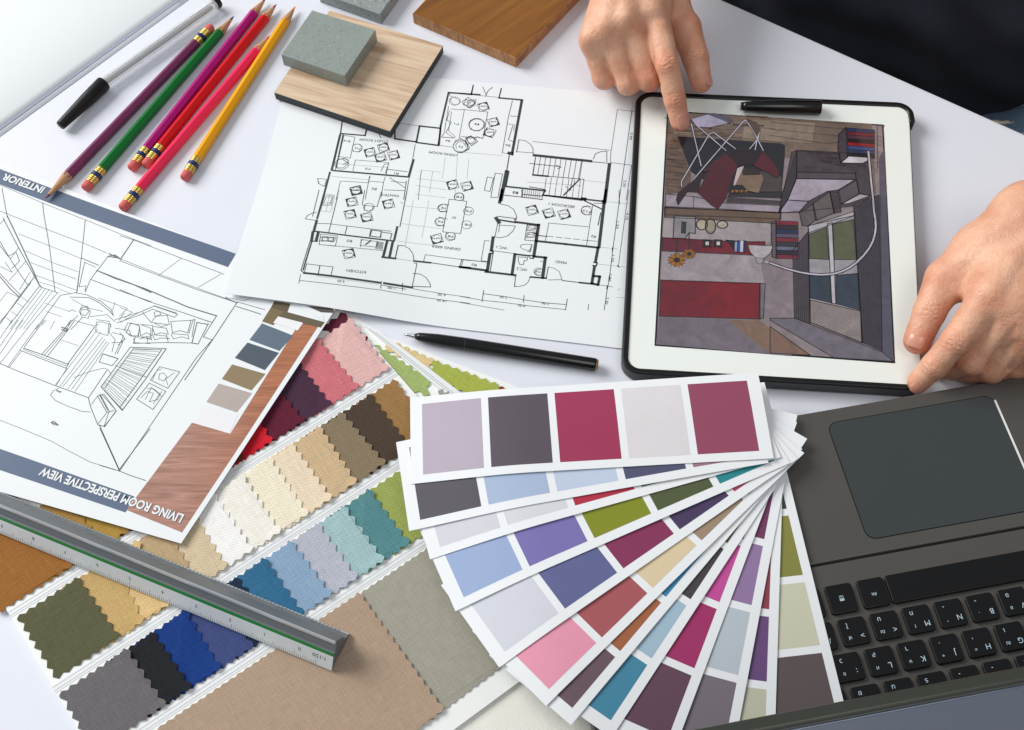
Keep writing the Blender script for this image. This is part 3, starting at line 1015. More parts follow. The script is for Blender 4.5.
free_swatch([(434, 359), (500, 384), (496, 410), (426, 376)], (166, 178, 66), b2, .0012, label='yellow green swatch')
free_swatch([(497, 385), (520, 392), (520, 410), (492, 402)], (138, 60, 30), b2, .0008, label='rust swatch')
free_swatch([(440, 388), (452, 393), (470, 420), (430, 410)], (150, 160, 150), b2, .0016, label='grey green swatch')
mb = MB()
for a, b in (((370, 331), (462, 404)), ((376, 334), (468, 406))): ribbon(mb, [at(*a), at(*b)], .0004, lambda x, y: .0022, 0)
V, P = prism([at(*p)[:2] for p in ((366, 328), (378, 331), (474, 404), (460, 408))], .0006, .0021); mesh('divider_strip', V, P, m_rail, b2); mb.build('strip_groove', m_grey, b2)
b3 = thing('linen_swatch', at(520, 720), 'plain cream linen swatch in the bottom middle, beside the laptop edge', 'fabric swatch')
V, P = prism([at(*p)[:2] for p in ((470, 640), (600, 660), (625, 800), (380, 800), (412, 735))], 0, .0004); mesh('fabric', V, P, fabric((236, 234, 224), 20, .12), b3)
# small maroon scraps between the boards
b4 = thing('fabric_swatch', at(345, 322), 'dark maroon zigzag scrap behind the pale pink swatch', 'fabric swatch')
free_swatch([(318, 328), (344, 311), (370, 340), (352, 350)], (96, 24, 48), b4, ZB+.0002, p=.007)

# ------------------------------------------------------------------ colour cards (fan)
m_card = mat('card_white', (229, 232, 235), .5, spec=.3, vary=.008, vscale=20)
m_chip = vcol_mat('colour_print', rough=.5, mottled=.015)
LF = Vector((.0121, .3033)); LU = Vector((math.cos(math.radians(8.1)), math.sin(math.radians(8.1)))); LV = Vector((LU.y, -LU.x))
DECK = .0180
def h_base(x, y):
    q = Vector((x, y))-LF; du = -(q.dot(LU)); dv = -(q.dot(LV))
    d = math.hypot(max(0, du), max(0, dv))
    return .0202-.0085*smooth01(max(0, d-.004)/.10)
W_, L_ = .0575, .2105
cards = [ # outer corner, far point on the same long edge, patches from the outer end, label
 ((411, 484), (768.5, 458.5), [(176, 162, 180), (86, 76, 88), (166, 42, 82), (214, 208, 212), (150, 62, 92)], 'topmost colour card: lilac, charcoal, crimson, pale grey and raspberry squares'),
 ((411.2, 530.5), (767, 463), [(80, 76, 86), (158, 178, 212), (182, 198, 222), (76, 76, 112), (160, 110, 130)], 'second colour card from the top, with a charcoal and two light blue patches'),
 ((434, 558), (774, 459), [(200, 203, 212), (206, 208, 214), (190, 30, 62), (90, 110, 80), (120, 90, 120)], 'third colour card from the top, pale grey patches and a sliver of red'),
 ((461, 608.6), (790, 463), [(142, 166, 210), (112, 104, 178), (132, 142, 18), (78, 90, 52), (20, 138, 146)], 'colour card with sky blue, violet, lime olive, dark olive and teal patches'),
 ((504, 664), (790, 464), [(202, 205, 216), (88, 94, 150), (138, 38, 86), (68, 50, 94), (190, 60, 96)], 'colour card with light grey, slate blue, burgundy and dark violet patches'),
 ((551, 701), (790, 467), [(232, 140, 168), (172, 78, 84), (218, 196, 154), (158, 132, 106), (180, 170, 150)], 'colour card with bubblegum pink, brick red, beige and brown patches'),
 ((577, 718), (790, 463.6), [(104, 78, 90), (168, 92, 50), (40, 130, 180), (120, 140, 80), (90, 80, 120)], 'colour card with dull mauve and rust patches half covered'),
 ((612, 737), (790, 465), [(52, 132, 166), (152, 184, 204), (64, 58, 64), (100, 84, 62), (180, 170, 150)], 'colour card with petrol blue, ice blue and charcoal patches'),
 ((676, 746), (780, 468), [(100, 62, 84), (168, 32, 98), (200, 60, 150), (110, 80, 140), (80, 70, 110)], 'colour card with dark plum and magenta patches'),
 ((735, 745), (785, 480), [(116, 106, 118), (178, 190, 200), (142, 110, 162), (116, 48, 94), (80, 120, 130)], 'colour card with warm grey, cool grey, lavender and purple patches'),
 ((775, 735), (783, 470), [(190, 190, 164), (104, 66, 124), (146, 56, 70), (40, 120, 170), (100, 90, 70)], 'narrowly visible colour card with sage, purple and brick patches'),
 ((850, 727), (787, 472), [(92, 78, 80), (200, 200, 172), (134, 134, 54), (60, 64, 58), (120, 60, 90)], 'bottom colour card lying on the keyboard, brown, pale sage and olive patches')]
anchors = [None, (485, 505.3), (503.6, 524.5), (526, 567.7), (560.2, 608.8), (595.8, 637), (613.8, 650.9), (648.4, 661), (689.4, 670.4), (731.9, 677.5), (765.7, 685.5), (820, 649)]
for i, (o, e, cols, lb) in enumerate(cards):
    lift = .0004+(11-i)*.00085
    hf = lambda x, y, l=lift, k=i: h_base(x, y)+l+.00022*math.sin(x*38+k*1.3)*math.sin(y*31+k*2.1)
    a = Vector(at(*o, hf)[:2]); b = Vector(at(*e, hf)[:2]); d = (b-a).normalized(); n = Vector((-d.y, d.x))
    if n.x*1+n.y*(-1) > 0 and False: n = -n
    if anchors[i]:          # gap between the first and the second patch
        g = Vector(at(*anchors[i], hf)[:2]); a = a+d*((g-a).dot(d)-(.0072+.0357+.00215))
    quad = [a+n*W_, a+n*W_+d*L_, a+d*L_, a]
    th = thing('colour_card', ((a+b)/2+n*W_/2).to_3d()+Vector((0, 0, .02)), lb, 'colour card', 'colour cards spread in a fan over the laptop')
    V, P = sheet(hf, quad, 60, 16, .00026); mesh('card', V, P, m_card, th)
    pw, gap, m0, my = .0357, .0043, .0072, .0052
    for k, c in enumerate(cols):
        s0 = m0+k*(pw+gap)
        q = [a+d*s0+n*(W_-my), a+d*(s0+pw)+n*(W_-my), a+d*(s0+pw)+n*my, a+d*s0+n*my]
        V, P = patch(q, hf, .00005, 10, 14); mesh('colour_patch', V, P, m_chip, th, cols=[lin(tuple(v*.83+sum(c)/3*.17 for v in c))]*len(P))

# ------------------------------------------------------------------ triangular ruler
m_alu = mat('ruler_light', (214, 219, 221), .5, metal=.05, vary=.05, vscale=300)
m_alud = mat('ruler_groove_and_shade', (112, 117, 121), .5, metal=.2, vary=.06, vscale=300)  # grey of the groove; on the back face its shade is painted in
m_ridge_glint = mat('ruler_ridge_glint', (200, 204, 208), .35, metal=.4)  # pale colour paints the thin highlight along the apex
m_green = mat('ruler_green', (0, 122, 48), .45)
m_tick = mat('ruler_tick', (70, 76, 82), .6)
ru = thing('scale_ruler', at(170, 610, .005), 'triangular grey scale ruler with a green line, lying across the fabric swatches', 'ruler')
ZR = .0048
ra = Vector(at(331.5, 671.8, ZR)); rb = Vector(at(-70, 505, ZR)); rd = (rb-ra).normalized(); rn = Vector((-rd.y, rd.x, 0))
if rn.y < 0: rn = -rn
SD = .0235
A0, A1, A2 = Vector((0, 0)), Vector((SD/2, SD*.866)), Vector((SD, 0))
sec = []; seg = []
cen = (A0+A1+A2)/3
for p, q, k in ((A0, A1, 0), (A1, A2, 1), (A2, A0, 2)):
    dd = (q-p); nn = Vector((-dd.y, dd.x)).normalized()
    if nn.dot(cen-p) < 0: nn = -nn
    prof = [(.02, .0001, 0), (.05, 0, 0), (.49, 0, 1), (.59, .0001, 2), (.61, .0014, 2), (.80, .0018, 2), (.88, .0003, 3), (.95, 0, 3), (.985, .0002, 3)]
    for t, dep, s in prof: sec.append(p+dd*t+nn*dep); seg.append((k, s))
RL = .31; V = []; P = []; MI = []
for j, l in enumerate((0, RL)):
    for c in sec: V.append(ra+rd*l+rn*c.x+Vector((0, 0, c.y)))
ns = len(sec)
for i in range(ns):
    P.append((i, (i+1) % ns, ns+(i+1) % ns, ns+i))
P.append(tuple(range(ns))[::-1]); P.append(tuple(range(ns, 2*ns)))
o = mesh('ruler_body', V, P, [m_alu, m_alud, m_green, m_ridge_glint], ru)
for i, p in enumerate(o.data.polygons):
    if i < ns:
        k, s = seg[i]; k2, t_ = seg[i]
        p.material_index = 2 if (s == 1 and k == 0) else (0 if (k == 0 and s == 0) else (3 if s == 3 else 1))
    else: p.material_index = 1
import bmesh
bm = bmesh.new(); bm.from_mesh(o.data); bmesh.ops.recalc_face_normals(bm, faces=bm.faces); bm.to_mesh(o.data); bm.free()
fn = Vector((-math.sin(math.radians(60)), math.cos(math.radians(60))))          # outward normal of the front face in (rn, z)
def face(l, t, e=.00006, k=0):
    if k == 0: q = A0+(A1-A0)*t+fn*e
    else: q = A2+(A1-A2)*t+Vector((-fn.x, fn.y))*e
    return ra+rd*l+rn*q.x+Vector((0, 0, q.y))
mb = MB()
def tick(l, t0, t1, w=.00018, k=0): mb.add([face(l-w/2, t0, k=k), face(l+w/2, t0, k=k), face(l+w/2, t1, k=k), face(l-w/2, t1, k=k)], [(0, 1, 2, 3)])
for i in range(208):
    l = .010+i*.00133; tick(l, .03, .03+(.17 if i % 10 == 0 else (.13 if i % 5 == 0 else .09)))
for i in range(120):
    tick(.006+i*.0024, .05, .17, .0003, 1)
def rtext(s, l, t, h, k=0):
    Vt, Pt, x0, x1, y0, y1 = text_geo(s, 0, .0)
    ky = h/.7; mb.add([face(l+(v[0]-(x0+x1)/2)*ky, t-v[1]*ky/SD, .00009, k) for v in Vt], Pt)
for i, s in enumerate('0 1 2 3 4 5 6 7 8 9 10 11'.split()): rtext(s, .0205+i*.0218, .36, .0024)
rtext('1:150', .0085, .38, .0028)
for i in range(12): rtext(str(12-i)+'0', .02+i*.0212, .34, .0024, 1)
mb.build('scale_marks', m_tick, ru)

# ------------------------------------------------------------------ pencils
m_wood = mat('pencil_wood', (186, 142, 104), .7, vary=.12, vscale=400)
m_gold = mat('ferrule_gold', (206, 172, 92), .28, metal=.9, vary=.1, vscale=300)
m_blueb = mat('ferrule_blue', (20, 44, 96), .4)
m_eras = mat('eraser', (206, 96, 92), .8, vary=.08, vscale=200)
def pencil(rgb, lead, er, tip, cone, lb, z=.0037, dz=0):
    e, t = at(*er, z), at(*tip, z); d = (t-e); L = d.length; d.normalize()
    cn_ = (at(*cone, z)-e).length; z0 = Vector((0, 0, 0))
    th = thing('pencil', (e+t)/2-Vector((0, 0, z)), lb, 'pencil', 'coloured pencils with erasers in a loose bundle')
    R = .0037; m = mat('pencil_paint', rgb, .38, coat=.08, spec=.3)
    e = e+d*.0
    P_ = lambda s: e+d*s
    V, P = tube([P_(.019), P_(cn_+.001), P_(cn_+.0005)], [R, R, R*.9], 6); o = mesh('barrel', V, P, m, th); bevel(o, .0004, 2, 20)
    V, P = tube([P_(cn_-.0012), P_(cn_), P_(L-.0045)], [R*.97, R*.95, R*.30], 14); mesh('wood_cone', V, P, m_wood, th, smooth=False)
    V, P = tube([P_(L-.0047), P_(L-.0012), P_(L-.0002)], [R*.31, R*.11, R*.04], 12); mesh('lead_tip', V, P, mat('lead', lead, .5), th)
    rs = []; ss = []
    for k in range(28):
        s = .006+.0135*k/27; ss.append(P_(s)); rs.append(.0036+(.00018 if (k % 3 == 1 and not 10 < k < 17) else 0))
    V, P = tube(ss, rs, 20); mesh('ferrule', V, P, m_gold, th)
    V, P = tube([P_(.0115), P_(.0118), P_(.0147), P_(.015)], [.0036, .0039, .0039, .0036], 20); mesh('ferrule_band', V, P, m_blueb, th)
    V, P = tube([P_(.0005), P_(.0000), P_(.001), P_(.0075)], [.0001, .0026, .0035, .0035], 18); mesh('eraser', V, P, m_eras, th, smooth=True)
pencil((116, 44, 86), (110, 24, 50), (211.8, 26.6), (44.8, 199), (66.4, 176), 'dull purple pencil pointing down left, its tip on the slate band')
pencil((0, 108, 40), (10, 60, 60), (84.7, 189), (234, 16), (220, 31), 'green pencil second from the left with the eraser down left')
pencil((168, 0, 112), (120, 60, 80), (131, 169), (266, -2), (253.5, 12), 'magenta pencil between the green and the red pencils')
pencil((200, 4, 12), (150, 30, 40), (145, 166), (276.6, 4), (265.5, 17), 'bright red pencil lying against the magenta one')
pencil((236, 38, 84), (200, 60, 150), (122, 209), (270, 35.5), (257.5, 50), 'hot pink pencil, lowest eraser end, touching the slate band')
pencil((236, 162, 0), (240, 140, 10), (184, 179), (295.5, 6), (286, 21), 'yellow pencil rightmost of the bundle')

# ------------------------------------------------------------------ pens
m_blk = mat('black_plastic', (8, 8, 9), .25, spec=.5)
m_blkm = mat('black_matte', (12, 12, 14), .45, spec=.35)
m_clear = bpy.data.materials.new('clear_barrel'); m_clear.use_nodes = True; b = m_clear.node_tree.nodes['Principled BSDF']
b.inputs['Base Color'].default_value = (.94, .96, .97, 1); b.inputs['Roughness'].default_value = .08; b.inputs['Transmission Weight'].default_value = .56; b.inputs['IOR'].default_value = 1.3
bp_ = thing('ballpoint_pen', at(140, 65), 'clear barrelled ballpoint pen with a black cap, left of the pencils', 'pen')
pa, pb, pc = at(60, 126, .006), at(104, 83, .006), at(224, -2, .006); d = (pc-pb).normalized(); dc = (pa-pb).normalized()
V, P = tube([pb-d*.012, pb+d*.108], [.0043, .0043], 6); o = mesh('barrel', V, P, m_clear, bp_); bevel(o, .0004, 2, 20)
V, P = tube([pb-d*.012, pb+d*.104], [.0012, .0012], 10); mesh('ink_tube', V, P, m_blk, bp_, smooth=True)
V, P = tube([pb+d*.1075, pb+d*.110, pb+d*.1115], [.0045, .0045, .004], 16); mesh('end_plug', V, P, m_blk, bp_)
V, P = tube([pb, pb+dc*.0006, pb+dc*.018, pa-dc*.002, pa-dc*.0004, pa, pa-dc*.0004, pa-dc*.003], [.0052, .0055, .0051, .0036, .0034, .0028, .0022, .002], 24); o = mesh('cap', V, P, m_blkm, bp_, smooth=True)
fl = thing('fineliner_pen', at(500, 350), 'slim black pen with a bare tip, lying below the floor plan', 'pen')
pa, pb = at(404.5, 334.5, .0045), at(597.5, 365, .0045); d = (pb-pa).normalized(); L = (pb-pa).length
S = lambda s: pa+d*s
V, P = tube([S(0), S(.0015), S(.0065), S(.0075)], [.0005, .0008, .0015, .0018], 14); mesh('metal_tip', V, P, mat('pen_metal', (180, 180, 184), .25, metal=1), fl, smooth=True)
V, P = tube([S(.0073), S(.010), S(.022), S(.04), S(L-.002), S(L-.0008)], [.0019, .0028, .0038, .0042, .0042, .0038], 24); mesh('barrel', V, P, m_blk, fl, smooth=True)
V, P = tube([S(.0400), S(.0403)], [.00425, .00425], 24); mesh('joint_ring', V, P, mat('ring_grey', (90, 92, 96), .3, metal=.8), fl)
V, P = tube([S(L-.001), S(L), S(L+.0004)], [.0036, .0036, .003], 24); mesh('end_plug', V, P, mat('brass', (166, 132, 92), .35, metal=.8), fl)

# ------------------------------------------------------------------ material samples
def slab(pxs, ztop, zbot, m, name, parent, bev=.0006):
    q = [at(*p, ztop)[:2] for p in pxs]; V, P = prism(q, zbot, ztop); o = mesh(name, V, P, m, parent); bevel(o, bev, 2); return o
def terrazzo(name, base, dots, dens=900):
    m = bpy.data.materials.new(name); m.use_nodes = True; nt = m.node_tree; b = nt.nodes['Principled BSDF']
    tc = nt.nodes.new('ShaderNodeTexCoord'); v = nt.nodes.new('ShaderNodeTexVoronoi'); v.inputs['Scale'].default_value = dens; nt.links.new(tc.outputs['Object'], v.inputs['Vector'])
    n = noise(nt, tc.outputs['Object'], dens*.35, 3); n3 = noise(nt, tc.outputs['Object'], 40, 3)
    c1 = mixc(nt, n3, tuple(x*.93 for x in lin(base)), tuple(x*1.07 for x in lin(base)))
    f = math_(nt, 'MULTIPLY', math_(nt, 'LESS_THAN', v.outputs['Distance'], .38), math_(nt, 'GREATER_THAN', n, .58))
    c2 = mixc(nt, f, c1, lin(dots[0]))
    v2 = nt.nodes.new('ShaderNodeTexVoronoi'); v2.inputs['Scale'].default_value = dens*.6; nt.links.new(tc.outputs['Object'], v2.inputs['Vector'])
    f2 = math_(nt, 'MULTIPLY', math_(nt, 'LESS_THAN', v2.outputs['Distance'], .3), math_(nt, 'LESS_THAN', n, .44))
    nt.links.new(mixc(nt, f2, c2, lin(dots[1])), b.inputs['Base Color']); b.inputs['Roughness'].default_value = .35; return m
m_q = terrazzo('quartz_green', (138, 147, 142), [(112, 120, 116), (158, 166, 160)])
m_gr = terrazzo('granite', (140, 146, 146), [(86, 84, 82), (180, 176, 166)], 700)
zt = .0090
m_lam = grain('laminate_oak', [(.28, (168, 132, 100)), (.42, (190, 162, 134)), (.55, (208, 184, 156)), (.72, (216, 196, 172))], -22, (12, 190, 10), .5, dist=1.0)
lt = thing('laminate_tile', at(360, 85), 'pale oak laminate tile with a black core, under the grey green stone', 'material sample')
pxs = [(274, 92.3), (389.8, 131.2), (443, 45.7), (329.7, 10.3)]
slab(pxs, zt-.0003, .0014, mat('tile_core', (44, 48, 52), .6, vary=.1, vscale=300), 'core', lt, .0003)
q = [at(*p, zt)[:2] for p in pxs]; V, P = prism(q, zt-.0003, zt); mesh('wood_veneer', V, P, m_lam, lt)
st = thing('stone_sample', at(328, 40, zt), 'grey green speckled stone block resting on the pale wood tile', 'material sample')
o = slab([(281, 54.5), (344.8, 75.8), (375.7, 30), (312, 10)], zt+.0112, zt+.0002, m_q, 'stone_block', st, .0004)
g = thing('stone_sample', at(375, 0), 'speckled grey granite block cut off by the top edge, above the pale wood tile', 'material sample')
slab([(318, -8), (380, 14.3), (415, -34), (350, -50)], .0105, 0, m_gr, 'stone_block', g, .0005)
m_teak = grain('varnished_teak', [(.25, (104, 62, 16)), (.45, (126, 78, 20)), (.6, (138, 88, 26)), (.8, (152, 102, 38))], 40, (8, 150, 8), .22, coat=.5, dist=.5)
m_teake = grain('teak_edge', [(.3, (120, 78, 40)), (.5, (170, 118, 68)), (.75, (196, 148, 96))], 40, (30, 300, 60), .5)
bw = thing('wood_sample', at(490, 20), 'glossy golden brown wood board at the top centre, left of the pointing hand', 'material sample')
slab([(412.3, 13.4), (516, 58.2), (590, -20), (480, -60)], .0100, 0, m_teake, 'board', bw, .0006)
q = [at(*p, .0102)[:2] for p in [(413.5, 13.4), (515.7, 57.2), (588.5, -20), (480, -59)]]; V, P = prism(q, .0099, .0102); mesh('varnished_face', V, P, m_teak, bw)
# ------------------------------------------------------------------ tablet
m_bez = mat('tablet_white', (232, 237, 232), .22, coat=.5, spec=.4)
m_case = mat('case_black', (8, 8, 10), .35)
tz = .0100
tab = thing('tablet', at(775, 245), 'white framed tablet in a thin black case showing a coloured interior sketch', 'tablet')
Tc = [(637.5, 93), (912, 104.5), (926, 390), (622.5, 372)]
def rounded(px, z, r, ins=0, n=7):
    q = [Vector(at(*p, z)[:2]) for p in px]; c = sum(q, Vector((0, 0)))/4; out = []
    for i in range(4):
        p, a, b = q[i], q[i-1], q[(i+1) % 4]; ua = (a-p).normalized(); ub = (b-p).normalized()
        p = p+(ua+ub)*ins
        for k in range(n+1):
            t = k/n*math.pi/2; cc = p+(ua+ub)*r; out.append(cc-ub*r*math.cos(t)*1-ua*r*math.sin(t))
    return out
V, P = prism(rounded(Tc, tz, .011, .0008), .0012, .0075); o = mesh('back_case', V, P, m_case, tab); bevel(o, .0015, 3)
V, P = prism(rounded(Tc, tz, .010, .0022), .0074, tz); o = mesh('white_frame', V, P, m_bez, tab); bevel(o, .0006, 2)
def rim(pts, w, z0, z1):
    mb = MB()
    V_ = []; 
    pts = [Vector(p) for p in pts]; m = len(pts)
    for i, p in enumerate(pts):
        d = (pts[min(i+1, m-1)]-pts[max(i-1, 0)]).normalized(); s = Vector((-d.y, d.x))*w/2
        V_ += [(p.x+s.x, p.y+s.y, z0), (p.x+s.x, p.y+s.y, z1), (p.x-s.x, p.y-s.y, z1), (p.x-s.x, p.y-s.y, z0)]
    P_ = [(0, 1, 2, 3), tuple(4*(m-1)+k for k in (3, 2, 1, 0))]
    for i in range(m-1):
        for k in range(4): a, b = 4*i+k, 4*i+(k+1) % 4; P_.append((a, a+4, b+4, b))
    return V_, [tuple(reversed(p)) for p in P_]
R_ = rounded(Tc, tz, .010, .0010, 8)          # order: corner 0..3, 9 points each
tl, tr, br, bl = R_[0:9], R_[9:18], R_[18:27], R_[27:36]
path = [tr[8]-(tr[8]-tr[7]).normalized()*-.006]+[tr[k] for k in range(8, -1, -1)]+tl[::-1]+bl[::-1]+br[::-1][:6]
V, P = rim(path, .0042, .0012, tz+.0012); o = mesh('case_rim', V, P, m_case, tab); bevel(o, .0012, 3)
def zt_(x, y): return tz
m_img = vcol_mat('screen_picture', emit=1.15, gam=1.42, rough=.3, mottled=.27, coat=1.0)
m_imgl = bpy.data.materials.new('screen_line'); m_imgl.use_nodes = True; b = m_imgl.node_tree.nodes['Principled BSDF']
b.inputs['Base Color'].default_value = (.01, .01, .01, 1); b.inputs['Emission Color'].default_value = (*lin((34, 28, 32)), 1); b.inputs['Emission Strength'].default_value = 1; b.inputs['Coat Weight'].default_value = 1; b.inputs['Roughness'].default_value = .3
img = MB(); ln = MB(); lay = [0]
G1, G2, G3, G4 = crop(660, 100, 6.083), crop(770, 110, 5.615), crop(650, 200, 4.869), crop(770, 220, 4.869)
ID = lambda x, y: (x, y)
def pic(cr, pts, rgb, outline=0):
    lay[0] += 1; e = .00012+lay[0]*.000003
    q = [at(*cr(*p), zt_) for p in parse(pts)]
    img.add([(p.x, p.y, tz+e) for p in q], [tuple(range(len(q)))], lin(rgb))
    if outline: ribbon(ln, [Vector(p[:2]) for p in q]+[Vector(q[0][:2])],   .0006*outline, zt_, .00055, step=1)
scr = mesh('screen', *prism([at(*p, tz)[:2] for p in ((667.0, 110.6), (883.6, 124.6), (895.2, 363.4), (654.4, 345.8))], tz-.0005, tz+.0001), mat('screen_black', (12, 12, 14), .15, coat=1), tab)
pic(ID, '668.5,112.5 882,126 893.5,361.5 656.5,344.5', (150, 140, 142))
pic(G1, '50,75 760,110 860,130 840,330 60,250 40,560 30,560', (116, 102, 94))
pic(G1, '50,75 700,110 720,270 600,240 60,240', (126, 112, 102))
pic(G1, '45,240 120,230 190,440 180,560 30,575', (118, 100, 88))
pic(ID, '743,116 872,124 876,195 850,170 745,150', (132, 118, 108))
pic(ID, '745,119 815,123 812,143 742,140', (150, 136, 124))
for k in range(26):
    x0 = random.uniform(60, 560); y0 = random.uniform(85, 215); c = random.choice([(108, 92, 82), (140, 124, 110), (156, 142, 128), (96, 82, 74)])
    pic(G1, f'{x0:.0f},{y0:.0f} {x0+random.uniform(60, 150):.0f},{y0+8:.0f} {x0+random.uniform(50, 140):.0f},{y0+20:.0f} {x0:.0f},{y0+14:.0f}', c)
for k in range(22):
    x0 = random.uniform(38, 110); y0 = 245+k*14; c = random.choice([(100, 84, 72), (132, 114, 100), (90, 76, 68), (124, 104, 92)])
    pic(G1, f'{x0:.0f},{y0:.0f} {x0+55:.0f},{y0+5:.0f} {x0+50:.0f},{y0+12:.0f} {x0:.0f},{y0+8:.0f}', c)
pic(G1, '105,222 730,265 760,275 760,330 740,560 420,560 250,480 190,440', (40, 36, 46), 0)
pic(G1, '600,430 740,470 735,560 500,555', (92, 84, 80))
pic(G1, '420,560 740,560 735,600 415,590', (62, 56, 62), 1)
pic(G1, '410,590 740,615 735,640 400,625', (84, 76, 80))
pic(G1, '35,575 200,590 400,630 735,645 735,690 370,665 30,650', (160, 152, 160), 1)
pic(G1, '30,655 735,690 735,725 30,700', (104, 84, 74), 1)
pic(G3, '70,40 633,62 633,118 580,115 70,85', (120, 102, 88), 1)
pic(G3, '68,90 630,118 600,200 560,215 60,185', (166, 158, 160))
pic(G3, '60,185 410,205 560,205 555,270 490,270 58,250', (128, 24, 52), 1)
pic(G3, '60,190 240,196 240,255 56,248', (116, 40, 62))
pic(G3, '58,252 530,275 560,410 52,392', (164, 156, 160))
pic(G3, '52,392 535,408 530,582 46,568', (138, 14, 42), 1.2)
pic(G3, '52,395 300,402 290,574 46,566', (130, 26, 50))
pic(G3, '46,572 535,588 690,700 690,760 28,704', (132, 124, 132), 0)
pic(G3, '380,585 535,588 690,705 690,760 560,735', (142, 120, 106), 0)
pic(G3, '535,408 560,410 552,575 535,580', (130, 126, 130), 1)
pic(G3, '555,290 690,330 690,560 552,572', (148, 138, 142), 0)
# right side: wall, window, curtains
pic(G4, '0,60 120,200 110,470 0,480', (146, 136, 140), 0)
pic(G4, '0,480 120,480 545,645 600,690 310,672 0,490', (128, 122, 130), 1)
pic(G4, '0,520 195,660 0,650', (140, 116, 104), 1)
pic(G4, '185,30 410,-20 440,440 450,600 195,500', (160, 156, 160), 1)
pic(G4, '190,72 275,38 285,195 190,190', (104, 106, 82), 1)
pic(G4, '305,22 405,0 420,195 312,195', (108, 110, 86), 1)
pic(G4, '192,275 290,272 298,405 195,382', (66, 78, 92), 1)
pic(G4, '320,272 425,262 435,440 322,410', (70, 82, 96), 1)
pic(G4, '195,392 440,446 445,600 195,500', (150, 142, 140), 1)
pic(G4, '280,20 302,15 320,410 300,408', (186, 182, 186), 1)
pic(G4, '185,32 410,-40 412,-20 188,65', (172, 168, 172), 1)
pic(G4, '110,150 185,60 195,505 118,480', (92, 84, 92), 1)
pic(G4, '405,-75 530,-120 545,640 450,600', (84, 78, 88), 1)
pic(G4, '530,-300 556,-345 600,688 545,645', (104, 102, 116), 0)
for k in range(11): ribbon(ln, [at(*G4(412+k*12.5, -60-k*5), tz), at(*G4(455+k*9, 598+k*4), tz)], .00032, zt_, .00055, step=1)
for k in range(7): ribbon(ln, [at(*G4(124+k*9, 100-k*6), tz), at(*G4(128+k*10, 478+k*4), tz)], .0003, zt_, .00055, step=1)
# bed / sofa block
pic(G2, '120,240 150,228 560,250 570,480 500,540 60,580 70,490', (92, 82, 88), 1)
pic(G2, '150,232 390,250 395,300 570,320 560,480 500,470 480,360 150,350', (88, 78, 82), 1)
pic(G2, '150,350 480,355 480,390 148,388', (98, 88, 94), 1.2)
pic(G2, '148,388 475,395 385,450 320,460 215,515 98,508', (170, 162, 172), 1.2)
pic(G2, '98,508 215,516 160,578 50,578', (164, 156, 168), 1.2)
pic(G2, '150,232 148,388 98,508 50,578 65,480', (74, 66, 74), 1.2)
pic(G2, '165,580 240,530 255,620 210,655 180,650', (112, 104, 104), 1.4)
pic(G2, '240,528 335,462 360,580 262,622', (118, 110, 110), 1.4)
pic(G2, '335,460 380,465 398,575 360,582', (86, 78, 84), 1.4)
pic(G2, '385,455 485,395 500,475 400,530', (104, 94, 102), 1.4)
pic(G2, '400,530 500,475 560,485 440,528', (180, 174, 180), 1)
for k in range(16):
    x0 = random.uniform(160, 540); y0 = random.uniform(245, 340); pic(G2, f'{x0:.0f},{y0:.0f} {x0+60:.0f},{y0+4:.0f} {x0+50:.0f},{y0+16:.0f} {x0-8:.0f},{y0+10:.0f}', random.choice([(82, 72, 78), (98, 88, 92), (74, 64, 72)]))
# book stacks
pic(G2, '425,100 385,140 380,220 395,300 440,260', (96, 88, 92), 1.4)
pic(G2, '395,300 440,262 580,270 520,302', (196, 190, 196), 1.2)
for k, c in enumerate([(48, 66, 104), (118, 40, 56), (96, 60, 78), (24, 20, 28), (150, 20, 34), (80, 96, 140), (60, 76, 110), (34, 30, 40)]):
    y = 102+k*20; pic(G2, f'428,{y} 585,{y+12} 588,{y+31} 430,{y+20}', c, .6)
for k in range(8): ribbon(ln, [at(*G2(385+(k % 2)*6, 145+k*19), tz), at(*G2(425, 112+k*19), tz)], .0003, zt_, .00055, step=1)
for k, c in enumerate([(140, 40, 64), (60, 50, 60), (44, 60, 100), (110, 100, 120), (138, 44, 64), (70, 66, 80), (120, 120, 140), (50, 40, 60), (130, 40, 70)]):
    y = 6+k*20.5; pic(G4, f'28,{y} 135,{y+4} 137,{y+22} 30,{y+20}', c, .8)
pic(G4, '5,20 28,6 30,190 10,180', (120, 112, 118), 1.2)
for k in range(14): ribbon(ln, [at(*G4(6, 28+k*12), tz), at(*G4(28, 18+k*12.5), tz)], .0003, zt_, .00055, step=1)
# shelf things
pic(G3, '118,80 220,85 220,165 190,162 170,190 112,188', (150, 146, 150), 1.2)
pic(G3, '155,108 175,110 172,165 152,162', (70, 66, 72), 1)
for x, y, a, b, c in ((252, 122, 27, 26, (176, 166, 152)), (294, 130, 25, 36, (158, 150, 136)), (352, 122, 26, 18, (176, 168, 160))):
    pic(G3, ' '.join(f'{x+a*math.cos(t):.1f},{y+b*math.sin(t):.1f}' for t in np.linspace(0, 6.28, 17)[:-1]), c, 1.4)
for x in (278, 332):
    pic(G3, f'{x-20},195 {x+18},197 {x+18},232 {x-22},230', (26, 22, 26), 1); pic(G3, f'{x-8},205 {x+8},205 {x+8},222 {x-8},222', (196, 190, 190))
for k, c in enumerate([(150, 160, 180), (60, 100, 160), (190, 190, 200), (40, 60, 90)]): pic(G3, f'{412+k*14},200 {426+k*14},201 {424+k*14},255 {410+k*14},254', c, .8)
pic(G3, '362,195 410,198 408,250 390,220', (30, 24, 30), 0)
